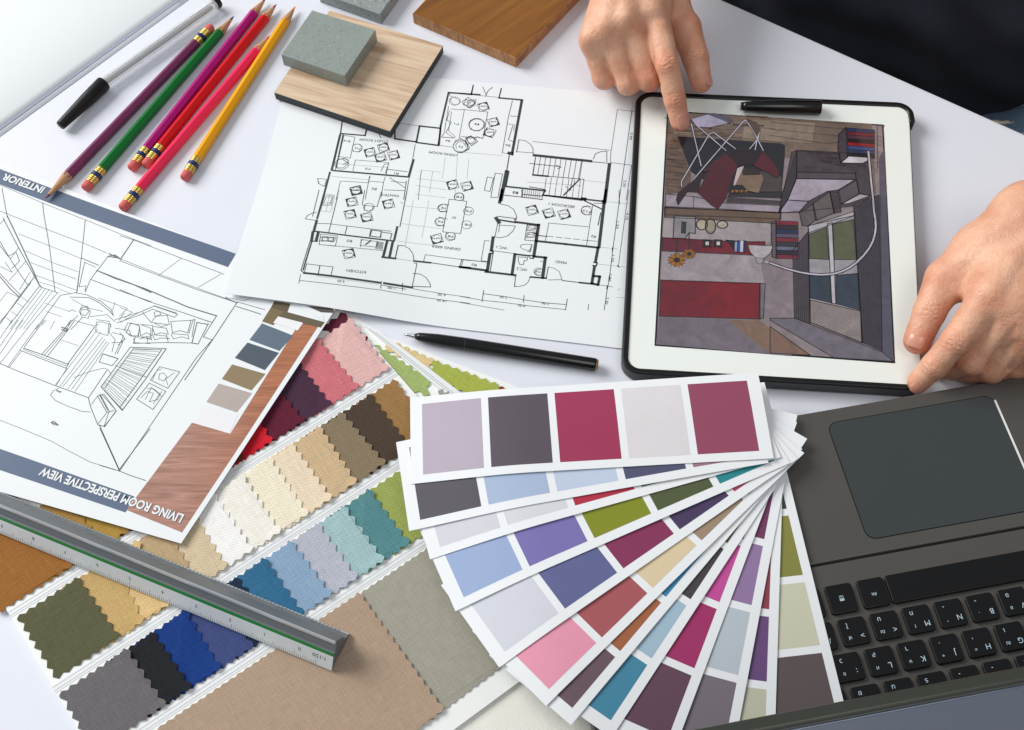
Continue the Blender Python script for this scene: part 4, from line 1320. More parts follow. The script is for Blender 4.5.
pic(G3, '478,222 595,228 585,260 555,285 515,282 488,255', (182, 176, 180), 1.6)
pic(G3, '515,284 550,286 545,312 522,312', (166, 160, 166), 1.2)
pic(G3, '560,296 633,320 633,330 556,305', (180, 176, 182), 1)
for (x, y, r) in ((130, 295, 48), (190, 265, 34)):
    for k in range(14):
        t = k/14*6.283; x1, y1 = x+r*math.cos(t), y+r*.75*math.sin(t); x2, y2 = x+r*.7*math.cos(t+.22), y+r*.55*math.sin(t+.22); x3, y3 = x+r*.7*math.cos(t-.22), y+r*.55*math.sin(t-.22)
        pic(G3, f'{x:.0f},{y:.0f} {x2:.1f},{y2:.1f} {x1:.1f},{y1:.1f} {x3:.1f},{y3:.1f}', (160, 120, 30) if k % 2 else (140, 100, 24), .6)
    pic(G3, ' '.join(f'{x+r*.34*math.cos(t):.1f},{y+r*.27*math.sin(t):.1f}' for t in np.linspace(0, 6.28, 13)[:-1]), (54, 38, 22), .8)
ribbon(ln, [at(*G3(128, 195), tz), at(*G3(130, 262), tz)], .0008, zt_, .00055, step=1); ribbon(ln, [at(*G3(190, 165), tz), at(*G3(190, 240), tz)], .0008, zt_, .00055, step=1)
# butterfly chair
pic(G1, '190,120 290,92 380,112 430,140 300,170 225,165', (170, 164, 182), 1.4)
pic(G1, '290,92 330,85 415,110 435,130 425,150 400,135', (110, 104, 116), 1.2)
pic(G1, '520,115 590,140 612,180 590,230', (104, 88, 78), 0)
pic(G1, '400,315 470,300 600,310 625,318 580,395 470,400 380,340', (52, 12, 26), 1.5)
pic(G1, '625,318 690,390 722,450 712,475 570,400 600,360', (104, 26, 44), 1.6)
pic(G1, '380,340 400,330 470,400 440,470 400,600 350,665 310,640 230,565 300,430 260,440', (98, 26, 44), 1.6)
pic(G1, '260,440 230,565 165,560 110,640 100,610 110,570 190,500', (60, 22, 38), 1.4)
pic(G1, '480,470 500,420 620,460 630,480 600,568 440,540', (140, 122, 104), 1.3)
pic(G1, '500,425 608,430 605,460 500,462', (66, 50, 36), 1)
pic(G1, '440,520 500,520 535,558 430,572', (34, 28, 28), 0)
for x in range(435, 520, 14): pic(G1, f'{x},{552} {x+10},{550} {x+9},{562} {x},{570}', (150, 60, 30) if x % 4 < 2 else (150, 130, 50))
pic(G1, '445,520 470,420 510,405 480,415 455,525', (190, 180, 180), .8)
lines(ln, '''1;30,110 700,180
1;45,200 500,235 740,262
.8;48,150 450,185
.8;45,275 110,282
.8;40,320 140,330
.8;40,360 155,372
.8;40,400 170,415
.8;36,440 185,455
.8;36,480 150,492
.8;34,520 130,535
1;205,590 202,655
1.4;30,655 735,690
1;720,690 725,660''', G1, zt_, .00055)
lines(ln, '''1;0,70 420,110
.8;0,110 400,150
1;0,145 310,190 390,185
.8;120,60 420,80
1.2;600,95 605,330
.8;600,150 625,150
.8;600,200 620,200
.8;590,300 635,295
.8;585,330 600,350
1.4;605,90 640,90''', G2, zt_, .00055)
ln.build('ink_lines', m_imgl, tab)
img.build('interior_picture', m_img, tab, colour=True)
wl = MB()                                          # pale tube frame of the chair and the arc lamp in the drawing
def wline(cr, pts, w):
    pp = [at(*cr(*p), tz) for p in parse(pts)]
    w *= .62; ribbon(wl, pp, w*2.1, zt_, .0006, lin((36, 32, 38)), step=1); ribbon(wl, pp, w, zt_, .00064, lin((186, 182, 190)), step=1)
for p in ('190,150 250,405', '225,160 400,310', '130,530 130,500 300,210 325,200 465,305', '150,545 200,490 505,135 520,125 560,180 628,312', '605,190 595,240 545,300', '600,185 590,240 578,305', '560,180 590,235'): wline(G1, p, .0011)
for p in ('565,290 580,440 592,600 580,725',): pass
wl.build('drawn_chair_frame', m_img, tab, colour=True); wl = MB()
wline(G4, '478,-330 492,-180 500,-110 505,-40 512,0 514,35 510,70 500,105 482,140 455,175 420,210 385,235 350,252 320,262 290,267 245,269 200,266 150,258 90,243 40,226 0,212', .0019)
wl.build('drawn_lamp', m_img, tab, colour=True)
cp = thing('pen_cap', at(780, 107, tz), 'glossy black pen cap lying on the top edge of the tablet', 'pen cap')
pa, pb = at(741, 106.3, tz+.0052), at(820.7, 107.5, tz+.0052); d = (pb-pa).normalized(); S = lambda s: pa+d*s; L = (pb-pa).length
V, P = tube([S(.0006), S(0), S(.004), S(.02), S(.03), S(L-.0006), S(L)], [.0016, .0028, .0035, .0046, .005, .0051, .0048], 26); mesh('cap', V, P, m_blk, cp, smooth=True)
V, P = box_uv(pa, d, Vector((d.y, -d.x, 0)), Vector((0, 0, 1)), .012, L-.001, -.0065, -.0044, -.0012, .0012); o = mesh('clip', V, P, m_blk, cp); bevel(o, .0006)

# ------------------------------------------------------------------ laptop
m_deck = mat('laptop_deck', (85, 82, 78), .42, metal=.25, vary=.05, vscale=22, bump=.05, bscale=2500)
m_pad = mat('touchpad', (56, 61, 61), .28, coat=.1, vary=.05, vscale=25)
m_key = mat('key_black', (9, 9, 10), .38, spec=.35)
m_legend = mat('key_legend', (190, 214, 228), .6)
m_lidrim = mat('lid_rim', (74, 76, 68), .3, metal=.6)
m_lidback = mat('lid_back', (76, 88, 108), .3, metal=.3, coat=.2, vary=.04, vscale=30)
m_edge_glint = mat('painted_edge_glint', (236, 236, 236), .3, metal=.1)  # near-white base colour, stands in for a bright reflection
lap = thing('laptop', LF.to_3d()+Vector((.15, -.06, 0)), 'dark grey open laptop with black keys at the lower right', 'laptop')
O3 = LF.to_3d(); U3 = LU.to_3d(); V3 = LV.to_3d(); Z3 = Vector((0, 0, 1)); LW, LD = .384, .236
def uv(px, py, z=DECK):
    p = Vector(at(px, py, z)[:2])-LF; return p.dot(LU), p.dot(LV)
def rbox(u0, u1, v0, v1, z0, z1, r, n=5):
    pts = []
    for (cu_, cv, a0) in ((u0+r, v0+r, 180), (u1-r, v0+r, 270), (u1-r, v1-r, 0), (u0+r, v1-r, 90)):
        for k in range(n+1):
            a = math.radians(a0+90*k/n); q = LF+LU*(cu_+r*math.cos(a))+LV*(cv+r*math.sin(a)); pts.append((q.x, q.y))
    return prism(pts, z0, z1)
gv = (uv(853, 558.8)[1]+uv(1024, 527.5)[1])/2
V, P = rbox(0, LW, 0, gv-.0006, .0046, DECK, .006); o = mesh('palm_rest', V, P, m_deck, lap); bevel(o, .0012, 3)
V, P = rbox(0, LW, gv+.0006, LD, .0046, DECK, .001); o = mesh('keyboard_deck', V, P, m_deck, lap); bevel(o, .0006, 2)
V, P = rbox(.002, LW-.002, .002, LD-.002, .0040, DECK-.0012, .004); mesh('bottom_shell', V, P, m_blkm, lap)
pu0, pv0 = uv(825.6, 421.7); pu1, _ = uv(992, 397); _, pv1 = uv(867, 540.6); pv0 = (uv(835, 421)[1]+uv(960, 401)[1])/2
print('pad', pu0, pu1, pv0, pv1, 'groove', gv)
pu1 = uv(1012, 440)[0]
V, P = rbox(pu0, pu1, pv0, pv1, DECK-.001, DECK+.00015, .006); mesh('touchpad_seam', V, P, m_blk, lap)
V, P = rbox(pu0+.0005, pu1-.0005, pv0+.0005, pv1-.0005, DECK-.001, DECK+.0003, .0056); o = mesh('touchpad', V, P, m_pad, lap)
V, P = rbox(pu1-.0006, pu1+.0006, pv0+.004, pv1-.006, DECK-.001, DECK+.0005, .0003, 2); mesh('touchpad_edge_highlight', V, P, m_edge_glint, lap)  # thin pale strip painting the highlight on the touchpad's right edge
# keys
KP = .0183; mu, mv = uv(918.5, 619.4, DECK+.0015)
km = [] 
names = {0: {-4: '', -3: 'ฝ?/', -2: 'ใ.>', -1: 'ม,<', 0: 'ทM?', 1: 'NNื', 2: 'BBฺ', 3: 'อVฮ', 4: 'แCฉ'}}
Z0 = lambda x, y: DECK+.0022
def key(u, v, w=.0152, h=.0152, legend=None, big=False):
    V, P = rbox(u-w/2, u+w/2, v-h/2, v+h/2, DECK-.0004, DECK+.0021, .0018, 4); k = mesh('key', V, P, m_key, lap); bevel(k, .0007, 3)
    if legend:
        mb = MB()
        # user sits at v<0 side reversed: letter up points to -? (away from the user = +v), reading direction = -u
        for s, du, dv, hh in legend:
            c = LF+LU*(u-du)+LV*(v+dv)
            text(mb, s, c+LU*.003, c-LU*.003, hh, Z0, .0001, fit=False, side=1)
        if mb.V: mb.build('legend', m_legend, k)
rowsK = [ # du at column 0, dv, start col, end col, legends (en, thai shift, thai)
 (0, 0, -4, 5, {-3: ('/', '', 'ฝ'), -2: ('>', 'ฬ', 'ใ'), -1: ('<', 'ฒ', 'ม'), 0: ('M', '?', 'ท'), 1: ('N', '’', '-'), 2: ('B', '.', '-'), 3: ('V', 'ฮ', 'อ'), 4: ('C', 'ฉ', 'แ')}),
 (-.5, 1, -3, 6, {-2: ('"', '.', 'ง'), -1: (':', 'ซ', 'ว'), 0: ('L', 'ศ', 'ส'), 1: ('K', 'ษ', 'า'), 2: ('J', '+', '·'), 3: ('H', '=', '’'), 4: ('G', 'ฌ', 'เ'), 5: ('F', 'โ', 'ด')}),
 (-.25, 2, -4, 6, {-3: ('[', 'ฐ', 'บ'), -2: ('P', 'ญ', 'ย'), -1: ('O', 'ฯ', 'น'), 0: ('I', 'ณ', 'ร'), 1: ('U', '~', '-'), 2: ('Y', '°', '-'), 3: ('T', 'ธ', 'ะ'), 4: ('R', 'ฑ', 'พ')}),
 (.25, 3, -4, 6, {}), (.25, 4, -4, 6, {})]
for off, r, c0, c1, leg in rowsK:
    sh = -.0 if r != 1 else -KP
    for c in range(c0, c1+1):
        u = mu+off*KP+c*KP+(sh if r == 1 else 0); v = mv+r*KP
        if u > LW-.02: continue
        L_ = leg.get(c); lg = []
        if L_:
            en, ts, th_ = L_
            lg = [(en, -.0038, .0030, .0030), (ts, .0032, .0034, .0020), (th_, .0030, -.0036, .0026)]
            lg = [x for x in lg if x[0]]
        key(u, v, legend=lg)
sv = (uv(841.6, 598.5, DECK+.002)[1]+uv(873.6, 592.5, DECK+.002)[1])/2
u1_, u2_ = uv(841.6, 598.5, DECK+.002)[0], uv(873.6, 592.5, DECK+.002)[0]
key(u1_, sv, h=.0165, legend=[('≣', 0, 0, .0034), ('=', 0, .0003, .0040)]); key(u2_, sv, h=.0165, legend=[('Alt', 0, .001, .0018)]); key(u1_-KP, sv, h=.0165)
us = uv(889, 590, DECK+.002)[0]
key((us+us+.100)/2, sv, w=.100, h=.0165)
key(us+.1+.0105, sv, w=.0152, h=.0165)
# lid, standing nearly upright, its back towards the viewer
pT = LF+LV*.2124; lt0 = Vector((LF.x+LV.x*.232, LF.y+LV.y*.232, .0185))
lt1 = Vector((pT.x, pT.y, .235)); up = (lt1-lt0); LH = up.length; up.normalize(); nb = U3.cross(up); 
if nb.y > 0: nb = -nb
V, P = box_uv(lt0, U3, up, nb, 0, LW, 0, LH-.0001, 0, .0058)
o = mesh('lid', V, P, m_lidrim, lap); bevel(o, .0016, 4)
V, P = box_uv(lt0, U3, up, nb, .003, LW-.003, .003, LH-.0034, .005, .0064); o = mesh('lid_back_panel', V, P, m_lidback, lap); bevel(o, .0005, 2)
V, P = box_uv(lt0, U3, up, nb, .006, LW-.006, .012, LH-.008, -.0006, .001); mesh('display', V, P, mat('display_dark', (20, 22, 26), .2), lap)
V, P = tube([lt0+U3*.05-up*.002, lt0+U3*(LW-.05)-up*.002], [.005, .005], 16); mesh('hinge', V, P, m_blkm, lap, smooth=True)
# ------------------------------------------------------------------ hands: signed distance field -> mesh
def surface_nets(Fd, org, h):
    S = Fd < 0
    nx, ny, nz = Fd.shape
    c = [S[i:nx-1+i, j:ny-1+j, k:nz-1+k] for i in (0, 1) for j in (0, 1) for k in (0, 1)]
    cnt = sum(x.astype(np.int8) for x in c); act = (cnt > 0) & (cnt < 8)
    I = np.argwhere(act); idx = -np.ones(act.shape, np.int64); idx[act] = np.arange(len(I))
    acc = np.zeros((len(I), 3)); n = np.zeros(len(I))
    off = [(i, j, k) for i in (0, 1) for j in (0, 1) for k in (0, 1)]
    for a in range(8):
        for ax in range(3):
            if off[a][ax]: continue
            o1 = np.array(off[a]); o2 = o1.copy(); o2[ax] = 1
            f1 = Fd[tuple((I+o1).T)]; f2 = Fd[tuple((I+o2).T)]; m = (f1 < 0) != (f2 < 0)
            t = np.where(m, f1/np.where(m, f1-f2, 1), 0)
            p = I+o1+np.where(m, t, 0)[:, None]*(o2-o1); acc[m] += p[m]; n[m] += 1
    Vv = acc/n[:, None]*h+org
    Q = []
    for ax in range(3):
        sl1 = [slice(1, -1)]*3; sl1[ax] = slice(0, -1); sl2 = [slice(1, -1)]*3; sl2[ax] = slice(1, None)
        a, b = S[tuple(sl1)], S[tuple(sl2)]; E_ = np.argwhere(a != b); 
        if not len(E_): continue
        sgn = a[tuple(E_.T)]; E_ = E_+1; E_[:, ax] -= 1
        u, v = [(1, 2), (2, 0), (0, 1)][ax]
        def g(du, dv):
            q = E_.copy(); q[:, u] -= du; q[:, v] -= dv; return idx[tuple(q.T)]
        q4 = np.stack([g(0, 0), g(1, 0), g(1, 1), g(0, 1)], 1); q4[~sgn] = q4[~sgn][:, ::-1]; Q.append(q4)
    Q = np.concatenate(Q); Q = Q[(Q >= 0).all(1)]
    return Vv, Q
def rcone(Pg, a, b, ra, rb):
    a = np.array(a, np.float32); b = np.array(b, np.float32); ba = b-a; L2_ = (ba@ba)
    t = np.clip(((Pg-a)@ba)/L2_, 0, 1); d = Pg-a-t[..., None]*ba
    return np.sqrt((d*d).sum(-1))-(ra+(rb-ra)*t)
def smin(a, b, k):
    h = np.maximum(k-np.abs(a-b), 0)/k; return np.minimum(a, b)-h*h*k*.25
def build_sdf(groups, lo, hi, h, extra=None):
    """groups: list of (blend with rest, inner blend, [(a,b,ra,rb)])"""
    lo = np.array(lo, np.float32); n = np.ceil((np.array(hi)-lo)/h).astype(int)+1
    ax = [lo[i]+h*np.arange(n[i], dtype=np.float32) for i in range(3)]
    tot = None
    Pg = np.stack(np.meshgrid(*ax, indexing='ij'), -1).astype(np.float32)
    for kb, ki, prims in groups:
        g = None
        for a, b, ra, rb in prims:
            d = rcone(Pg, a, b, ra, rb); g = d if g is None else smin(g, d, ki)
        tot = g if tot is None else smin(tot, g, kb)
    if extra: tot = extra(Pg, tot)
    return surface_nets(tot, lo, h)
m_skin = bpy.data.materials.new('skin'); m_skin.use_nodes = True; nt = m_skin.node_tree; b = nt.nodes['Principled BSDF']
av = nt.nodes.new('ShaderNodeAttribute'); av.attribute_name = 'flush'
tc = nt.nodes.new('ShaderNodeTexCoord'); n1 = noise(nt, tc.outputs['Object'], 55, 4); n2 = noise(nt, tc.outputs['Object'], 420, 3)
base = mixc(nt, ramp(nt, n1, [(.35, (0, 0, 0)), (.65, (1, 1, 1))]), lin((210, 154, 124)), lin((232, 186, 156)))
base = mixc(nt, math_(nt, 'MULTIPLY', n2, .35), base, lin((186, 122, 94)))
n5 = noise(nt, tc.outputs['Object'], 28, 2, 2.5)
base = mixc(nt, math_(nt, 'MULTIPLY', ramp(nt, n5, [(.46, (0, 0, 0)), (.5, (1, 1, 1)), (.54, (0, 0, 0))]), .09), base, lin((160, 128, 116)))
base = mixc(nt, av.outputs['Fac'], base, lin((208, 108, 82)))
nt.links.new(base, b.inputs['Base Color'])
b.inputs['Roughness'].default_value = .46; b.inputs['Specular IOR Level'].default_value = .42
b.inputs['Subsurface Weight'].default_value = .13; b.inputs['Subsurface Radius'].default_value = (1, .35, .18); b.inputs['Subsurface Scale'].default_value = .0035
vo = nt.nodes.new('ShaderNodeTexVoronoi'); vo.inputs['Scale'].default_value = 700; vo.feature = 'DISTANCE_TO_EDGE'; nt.links.new(tc.outputs['Object'], vo.inputs['Vector'])
hh = math_(nt, 'ADD', math_(nt, 'MULTIPLY', vo.outputs['Distance'], .5), noise(nt, tc.outputs['Object'], 260, 4))
bp = nt.nodes.new('ShaderNodeBump'); bp.inputs['Strength'].default_value = .8; bp.inputs['Distance'].default_value = .0008
nt.links.new(hh, bp.inputs['Height']); nt.links.new(bp.outputs[0], b.inputs['Normal'])
m_nail = mat('nail', (206, 146, 124), .32, coat=.25, spec=.4)
m_nailtip = mat('nail_tip', (236, 220, 206), .3, coat=.4)

person = thing('person', (.42, .74, -.3), 'person in black shirt and jeans pointing at the tablet and holding its corner', 'person')
N = lambda p: np.array(p, np.float32)
def wrinkles(joints):
    """joints: (centre, axis, up, radius, amp)"""
    def fx(Pg, d):
        for c, ax_, up_, r, amp, per in joints:
            c = N(c); q = Pg-c; m = (np.abs(q) < r*2.2).all(-1)
            if not m.any(): continue
            qq = q[m]; s = qq@N(ax_); t = qq@N(up_); w = np.cross(ax_, up_); l = qq@N(w)
            win = np.exp(-(s/(r*.62))**2)*np.clip(t/r*1.6, 0, 1)*np.exp(-(l/(r*.8))**2)
            s2 = s+l*l*30*np.sign(s+1e-9)+.0006*np.sin(l*900+s*400)+.0004*np.sin(l*2100-s*700)
            d[m] += (amp*win*(np.cos(2*np.pi*s2/per)*.8+.5*np.sin(2*np.pi*(s2*1.7+l*.5)/per))).astype(np.float32)
        return d
    return fx
def A3(px, py, z): return N(at(px, py, z))
def hand(fingers, palm, tendons, h, lo_pad, grooves=()):
    """fingers: dict name -> [(pt, r)...] ; palm: prims"""
    groups = [(.001, .020, palm)]
    for nm_, ch in fingers.items():
        pr = [(ch[i][0], ch[i+1][0], ch[i][1], ch[i+1][1]) for i in range(len(ch)-1)]
        groups.append((  .0045 if nm_ != 'thumb' else .009, .0018, pr))
    pts = [(p, r) for ch in fingers.values() for p, r in ch]+[(a, ra) for a, b, ra, rb in palm]+[(b, rb) for a, b, ra, rb in palm]
    lo = np.min([p-r for p, r in pts], 0)-.004; hi = np.max([p+r for p, r in pts], 0)+.004
    js = []
    for nm_, ch in fingers.items():
        seq = ch if nm_ == 'thumb' else ch[1:]
        for i in range(len(ch)):
            if nm_ != 'thumb' and i == 0: continue
            if i == len(ch)-1: continue
            if nm_ == 'thumb' and i < 2: continue
            ax_ = ch[i+1][0]-ch[i-1][0]; ax_ = ax_/np.linalg.norm(ax_); u_0 = N((0, 0, 1)); u_0 = u_0-ax_*(u_0@ax_)
            if np.linalg.norm(u_0) < .3: continue
            u_0 = u_0/np.linalg.norm(u_0)
            js.append((ch[i][0], ax_, u_0, ch[i][1], (.00045 if i == 1 or nm_ == 'thumb' else .0003)*(1 if nm_ in ('thumb', 'index') else .3), .0027))
    # small bulges of the knuckles
    def extra(Pg, d):
        # fingers must stay separate from one another: carve thin grooves where two fingers run side by side
        for a, b_, ra, rb in tendons: d = smin(d, rcone(Pg, a, b_, ra, rb), .007)
        for a, b_, ra, rb in grooves: d = -smin(-d, rcone(Pg, a, b_, ra, rb), .0035)
        return wrinkles(js)(Pg, d)
    # unions: palm+each finger softly, finger to finger sharply
    lo_ = lo; n = None
    loA = N(lo); nn = np.ceil((hi-loA)/h).astype(int)+1
    ax = [loA[i]+h*np.arange(nn[i], dtype=np.float32) for i in range(3)]
    Pg = np.stack(np.meshgrid(*ax, indexing='ij'), -1).astype(np.float32)
    pal = None
    for a, b_, ra, rb in palm:
        d = rcone(Pg, a, b_, ra, rb); pal = d if pal is None else smin(pal, d, .016)
    res = pal
    for (kb, ki, pr) in groups[1:]:
        g = None
        for a, b_, ra, rb in pr:
            d = rcone(Pg, a, b_, ra, rb); g = d if g is None else smin(g, d, ki)
        one = smin(pal, g, kb)          # finger blended into the palm only
        res = smin(res, one, .0008)
    res = extra(Pg, res)
    return surface_nets(res, loA, h)
def nail(parent, tip, prev, r, upv, w, l, back=.0, name='fingernail'):
    tip = Vector(tip); prev = Vector(prev); ax_ = (tip-prev).normalized(); u = Vector(upv); u = (u-ax_*u.dot(ax_)).normalized(); s = ax_.cross(u)
    V = []; P = []; nu, nv = 12, 14
    for j in range(nv+1):
        for i in range(nu+1):
            a = (i/nu*2-1); t = j/nv
            ww = w*.5*(1-.10*(1-t))*(min(1, ((t+.02)/.22))**.45 if t < .2 else 1)*(1 if t < .8 else math.sqrt(max(.0, 1-((t-.8)/.27)**2)))
            th_ = a*ww/r; p = tip+ax_*(-l*.62+l*t+back)+(u*math.cos(th_)+s*math.sin(th_))*(r*(1.0)-.0011*max(0, t-.55)**2*6-.0003*(1-t))
            V.append(p)
    for j in range(nv):
        for i in range(nu):
            a = j*(nu+1)+i; P.append((a, a+1, a+nu+2, a+nu+1))
    o = mesh(name, V, P, m_nail, parent, smooth=True)
    so = o.modifiers.new('solid', 'SOLIDIFY'); so.thickness = .0003; so.offset = 1
    return o
HV = .00068
sh_r, sh_l = N((.31, .98, .26)), N((.62, .62, .26))
el_r, el_l = N((.20, .93, .05)), N((.56, .40, .06))
# right hand of the person, index finger pointing at the screen
R = {
 'thumb': [(A3(654, -14, .044), .0145), (A3(685, 28, .036), .0115), (A3(695.5, 58, .030), .0094), (A3(701, 82, .0215), .0077)],
 'index': [(A3(653.5, 12, .054), .0102), (A3(667, 66, .046), .0086), (A3(675, 100, .0300), .0075), (A3(680, 121.5, .0185), .0066)],
 'middle': [(A3(627, 22, .053), .0096), (A3(649, 78, .0300), .0094), (A3(642, 66, .0150), .0086), (A3(634, 52, .0140), .0078)],
 'ring': [(A3(607.5, 32, .049), .0092), (A3(628, 82.5, .0260), .0089), (A3(621, 70, .0130), .0084), (A3(615, 57, .0130), .0076)],
 'little': [(A3(593.5, 41, .043), .0088), (A3(604.5, 77, .0215), .0088), (A3(602, 66, .0120), .0078), (A3(599, 56, .0120), .007)]}
wr1, wr2 = A3(624, -32, .056), A3(654, -34, .056)
DR = el_r-(wr1+wr2)/2; DR = DR/np.linalg.norm(DR)
palmR = [(wr1, R['little'][0][0], .0145, .0094), (wr1*.7+wr2*.3, R['ring'][0][0], .0155, .0099), (wr1*.35+wr2*.65, R['middle'][0][0], .017, .0104), (wr2, R['index'][0][0], .0160, .0118), (wr1, wr1+DR*.03, .0150, .0155), (wr2, wr2+DR*.03, .0165, .017),
         (wr2, R['thumb'][0][0], .016, .0145), (A3(622, -5, .034), A3(640, 6, .032), .014, .014), (A3(642, -12, .038), A3(670, 6, .036), .016, .012)]
tenR = [(A3(628, -28, .0700), A3(625.5, 17, .0620), .003, .0048), (A3(618, -22, .0680), A3(605, 27, .0570), .0028, .0044), (A3(610, -18, .0640), A3(590, 38, .0500), .0026, .0040), (A3(642, -28, .0690), A3(653, 9, .0620), .003, .0048)]
grR = [(A3(648, 42, .0550), A3(660, 84, .0380), .0004, .0024), (A3(625, 56, .0480), A3(638, 88, .0300), .0004, .0024), (A3(600, 58, .0420), A3(616, 86, .0240), .0004, .0024)]
Vr, Qr = hand(R, palmR, tenR, HV, .004, grR)
Lh = {
 'thumb': [(A3(983, 253, .043), .0165), (A3(945.5, 279, .038), .0124), (A3(929.5, 312, .032), .0098), (A3(917.5, 340.5, .0225), .0086)],
 'index': [(A3(990, 297, .052), .0118), (A3(956.5, 341.5, .042), .0092), (A3(934.5, 366, .0270), .0080), (A3(918.5, 381.5, .0150), .0068)],
 'middle': [(A3(1014, 312, .050), .0122), (A3(971.5, 360, .0290), .0094), (A3(953, 366, .0160), .0083), (A3(941, 367.5, .0100), .0074)],
 'ring': [(A3(1034, 332, .045), .0115), (A3(991, 369, .0210), .0087), (A3(976, 371, .0125), .0076), (A3(966, 371, .0095), .0070)],
 'little': [(A3(1052, 345, .038), .0102), (A3(1016, 366, .0185), .0080), (A3(1003, 372, .0110), .0072), (A3(994, 370, .009), .0066)]}
wl1, wl2 = A3(1029, 219, .056), A3(1072, 258, .052)
DL = el_l-(wl1+wl2)/2; DL = DL/np.linalg.norm(DL)
palmL = [(wl1, Lh['index'][0][0], .0175, .0130), (wl1*.65+wl2*.35, Lh['middle'][0][0], .018, .0130), (wl1*.3+wl2*.7, Lh['ring'][0][0], .0175, .0122), (wl2, Lh['little'][0][0], .0165, .0108),
         (wl1, Lh['thumb'][0][0], .0175, .0165), (wl1, wl1+DL*.03, .0175, .0175), (wl2, wl2+DL*.03, .0165, .017), (A3(1010, 280, .036), A3(1045, 310, .032), .016, .013), (Lh['thumb'][0][0], A3(972, 285, .040), .013, .0088)]
tenL = [(A3(1030, 240, .070), A3(991, 292, .0600), .003, .0048), (A3(1042, 250, .069), A3(1015, 306, .0580), .003, .0046), (A3(1052, 262, .066), A3(1034, 327, .0525), .0028, .0042), (A3(1008, 226, .066), A3(952, 272, .045), .003, .004)]
grL = [(A3(994, 317, .0610), A3(974, 348, .0465), .0003, .0016), (A3(974, 348, .0465), A3(958, 364, .0340), .0016, .0018), (A3(1016, 328, .0570), A3(1000, 352, .0410), .0003, .0016), (A3(1000, 352, .0410), A3(984, 368, .0290), .0016, .0018), (A3(1026, 348, .0500), A3(1010, 370, .0300), .0003, .0016)]
Vl, Ql = hand(Lh, palmL, tenL, HV, .004, grL)
# forearms, upper arms and a coarse trunk, all overlapping inside
sh_r, sh_l = N((.31, .98, .26)), N((.62, .62, .26))
el_r, el_l = N((.20, .93, .05)), N((.56, .40, .06))
wrc, wlc = (wr1+wr2)/2, (wl1+wl2)/2
dR = (el_r-wrc)/np.linalg.norm(el_r-wrc); dL = (el_l-wlc)/np.linalg.norm(el_l-wlc)
sR = np.cross(dR, (0, 0, 1)); sR /= np.linalg.norm(sR); sL = np.cross(dL, (0, 0, 1)); sL /= np.linalg.norm(sL)
def arm(w1, w2, el, sh, s):
    s = np.sign((w2-w1)@s)*s
    m = (w1+w2)/2
    return [(w1, el-s*.016, .0172, .030), (w2, el+s*.016, .0172, .030), (m+(el-m)*.45, el, .032, .036), (el, sh, .037, .046)]
Vf1, Qf1 = build_sdf([(.01, .03, arm(wr1, wr2, el_r, sh_r, sR))], np.minimum(wrc, np.minimum(el_r, sh_r))-.06, np.maximum(wrc, np.maximum(el_r, sh_r))+.06, .0022)
Vf2, Qf2 = build_sdf([(.01, .03, arm(wl1, wl2, el_l, sh_l, sL))], np.minimum(wlc, np.minimum(el_l, sh_l))-.06, np.maximum(wlc, np.maximum(el_l, sh_l))+.06, .0022)
tc_ = N((.50, .86, -.30)); tb_ = N((.49, .84, .20))
Vt, Qt = build_sdf([(.02, .12, [(tc_, tb_, .14, .13), (sh_r, sh_l, .055, .055), (tb_, N((.46, .80, .36)), .10, .05)])], (.15, .5, -.5), (.8, 1.15, .46), .012)
Vs = [Vr, Vl, Vf1, Vf2, Vt]; Qs = [Qr, Ql, Qf1, Qf2, Qt]
offs = np.cumsum([0]+[len(v) for v in Vs[:-1]])
Va = np.concatenate(Vs); Qa = np.concatenate([q+o for q, o in zip(Qs, offs)])
def np_mesh(name, V_, Q_, m, parent, **kw):
    me = bpy.data.meshes.new(name); off = N(origin(parent)); V_ = V_-off
    me.vertices.add(len(V_)); me.vertices.foreach_set('co', V_.astype(np.float32).ravel())
    me.loops.add(Q_.size); me.loops.foreach_set('vertex_index', Q_.astype(np.int32).ravel())
    me.polygons.add(len(Q_)); me.polygons.foreach_set('loop_start', np.arange(0, Q_.size, 4, dtype=np.int32)); me.polygons.foreach_set('loop_total', np.full(len(Q_), 4, np.int32))
    me.polygons.foreach_set('use_smooth', np.ones(len(Q_), bool)); me.materials.append(m); me.update(); me.validate()
    return link(bpy.data.objects.new(name, me), parent, **kw)
body = np_mesh('body', Va, Qa, m_skin, person)
# natural redness over the joints and finger ends
fl_ = np.zeros(len(Va), np.float32)
for ch in list(R.values())+list(Lh.values()):
    for i, (p, r) in enumerate(ch):
        wgt = (.22, .36, .30, .55)[i]; rr = r*1.25
        d = np.linalg.norm(Va-p, axis=1); fl_ = np.maximum(fl_, wgt*np.exp(-(d/rr)**4))
at_ = body.data.attributes.new('flush', 'FLOAT', 'POINT'); at_.data.foreach_set('value', fl_)
nail(person, R['index'][3][0], R['index'][2][0], .0070, (0, -.12, 1), .0098, .0115, .0012)
nail(person, R['thumb'][3][0], R['thumb'][2][0], .0080, (.75, .0, .65), .0110, .0120, .0005)
nail(person, Lh['thumb'][3][0], Lh['thumb'][2][0], .0086, (-.25, -.1, 1), .0128, .0135, .0006)
nail(person, Lh['index'][3][0], Lh['index'][2][0], .0068, (.25, -.55, 1), .0102, .0120, .0008)
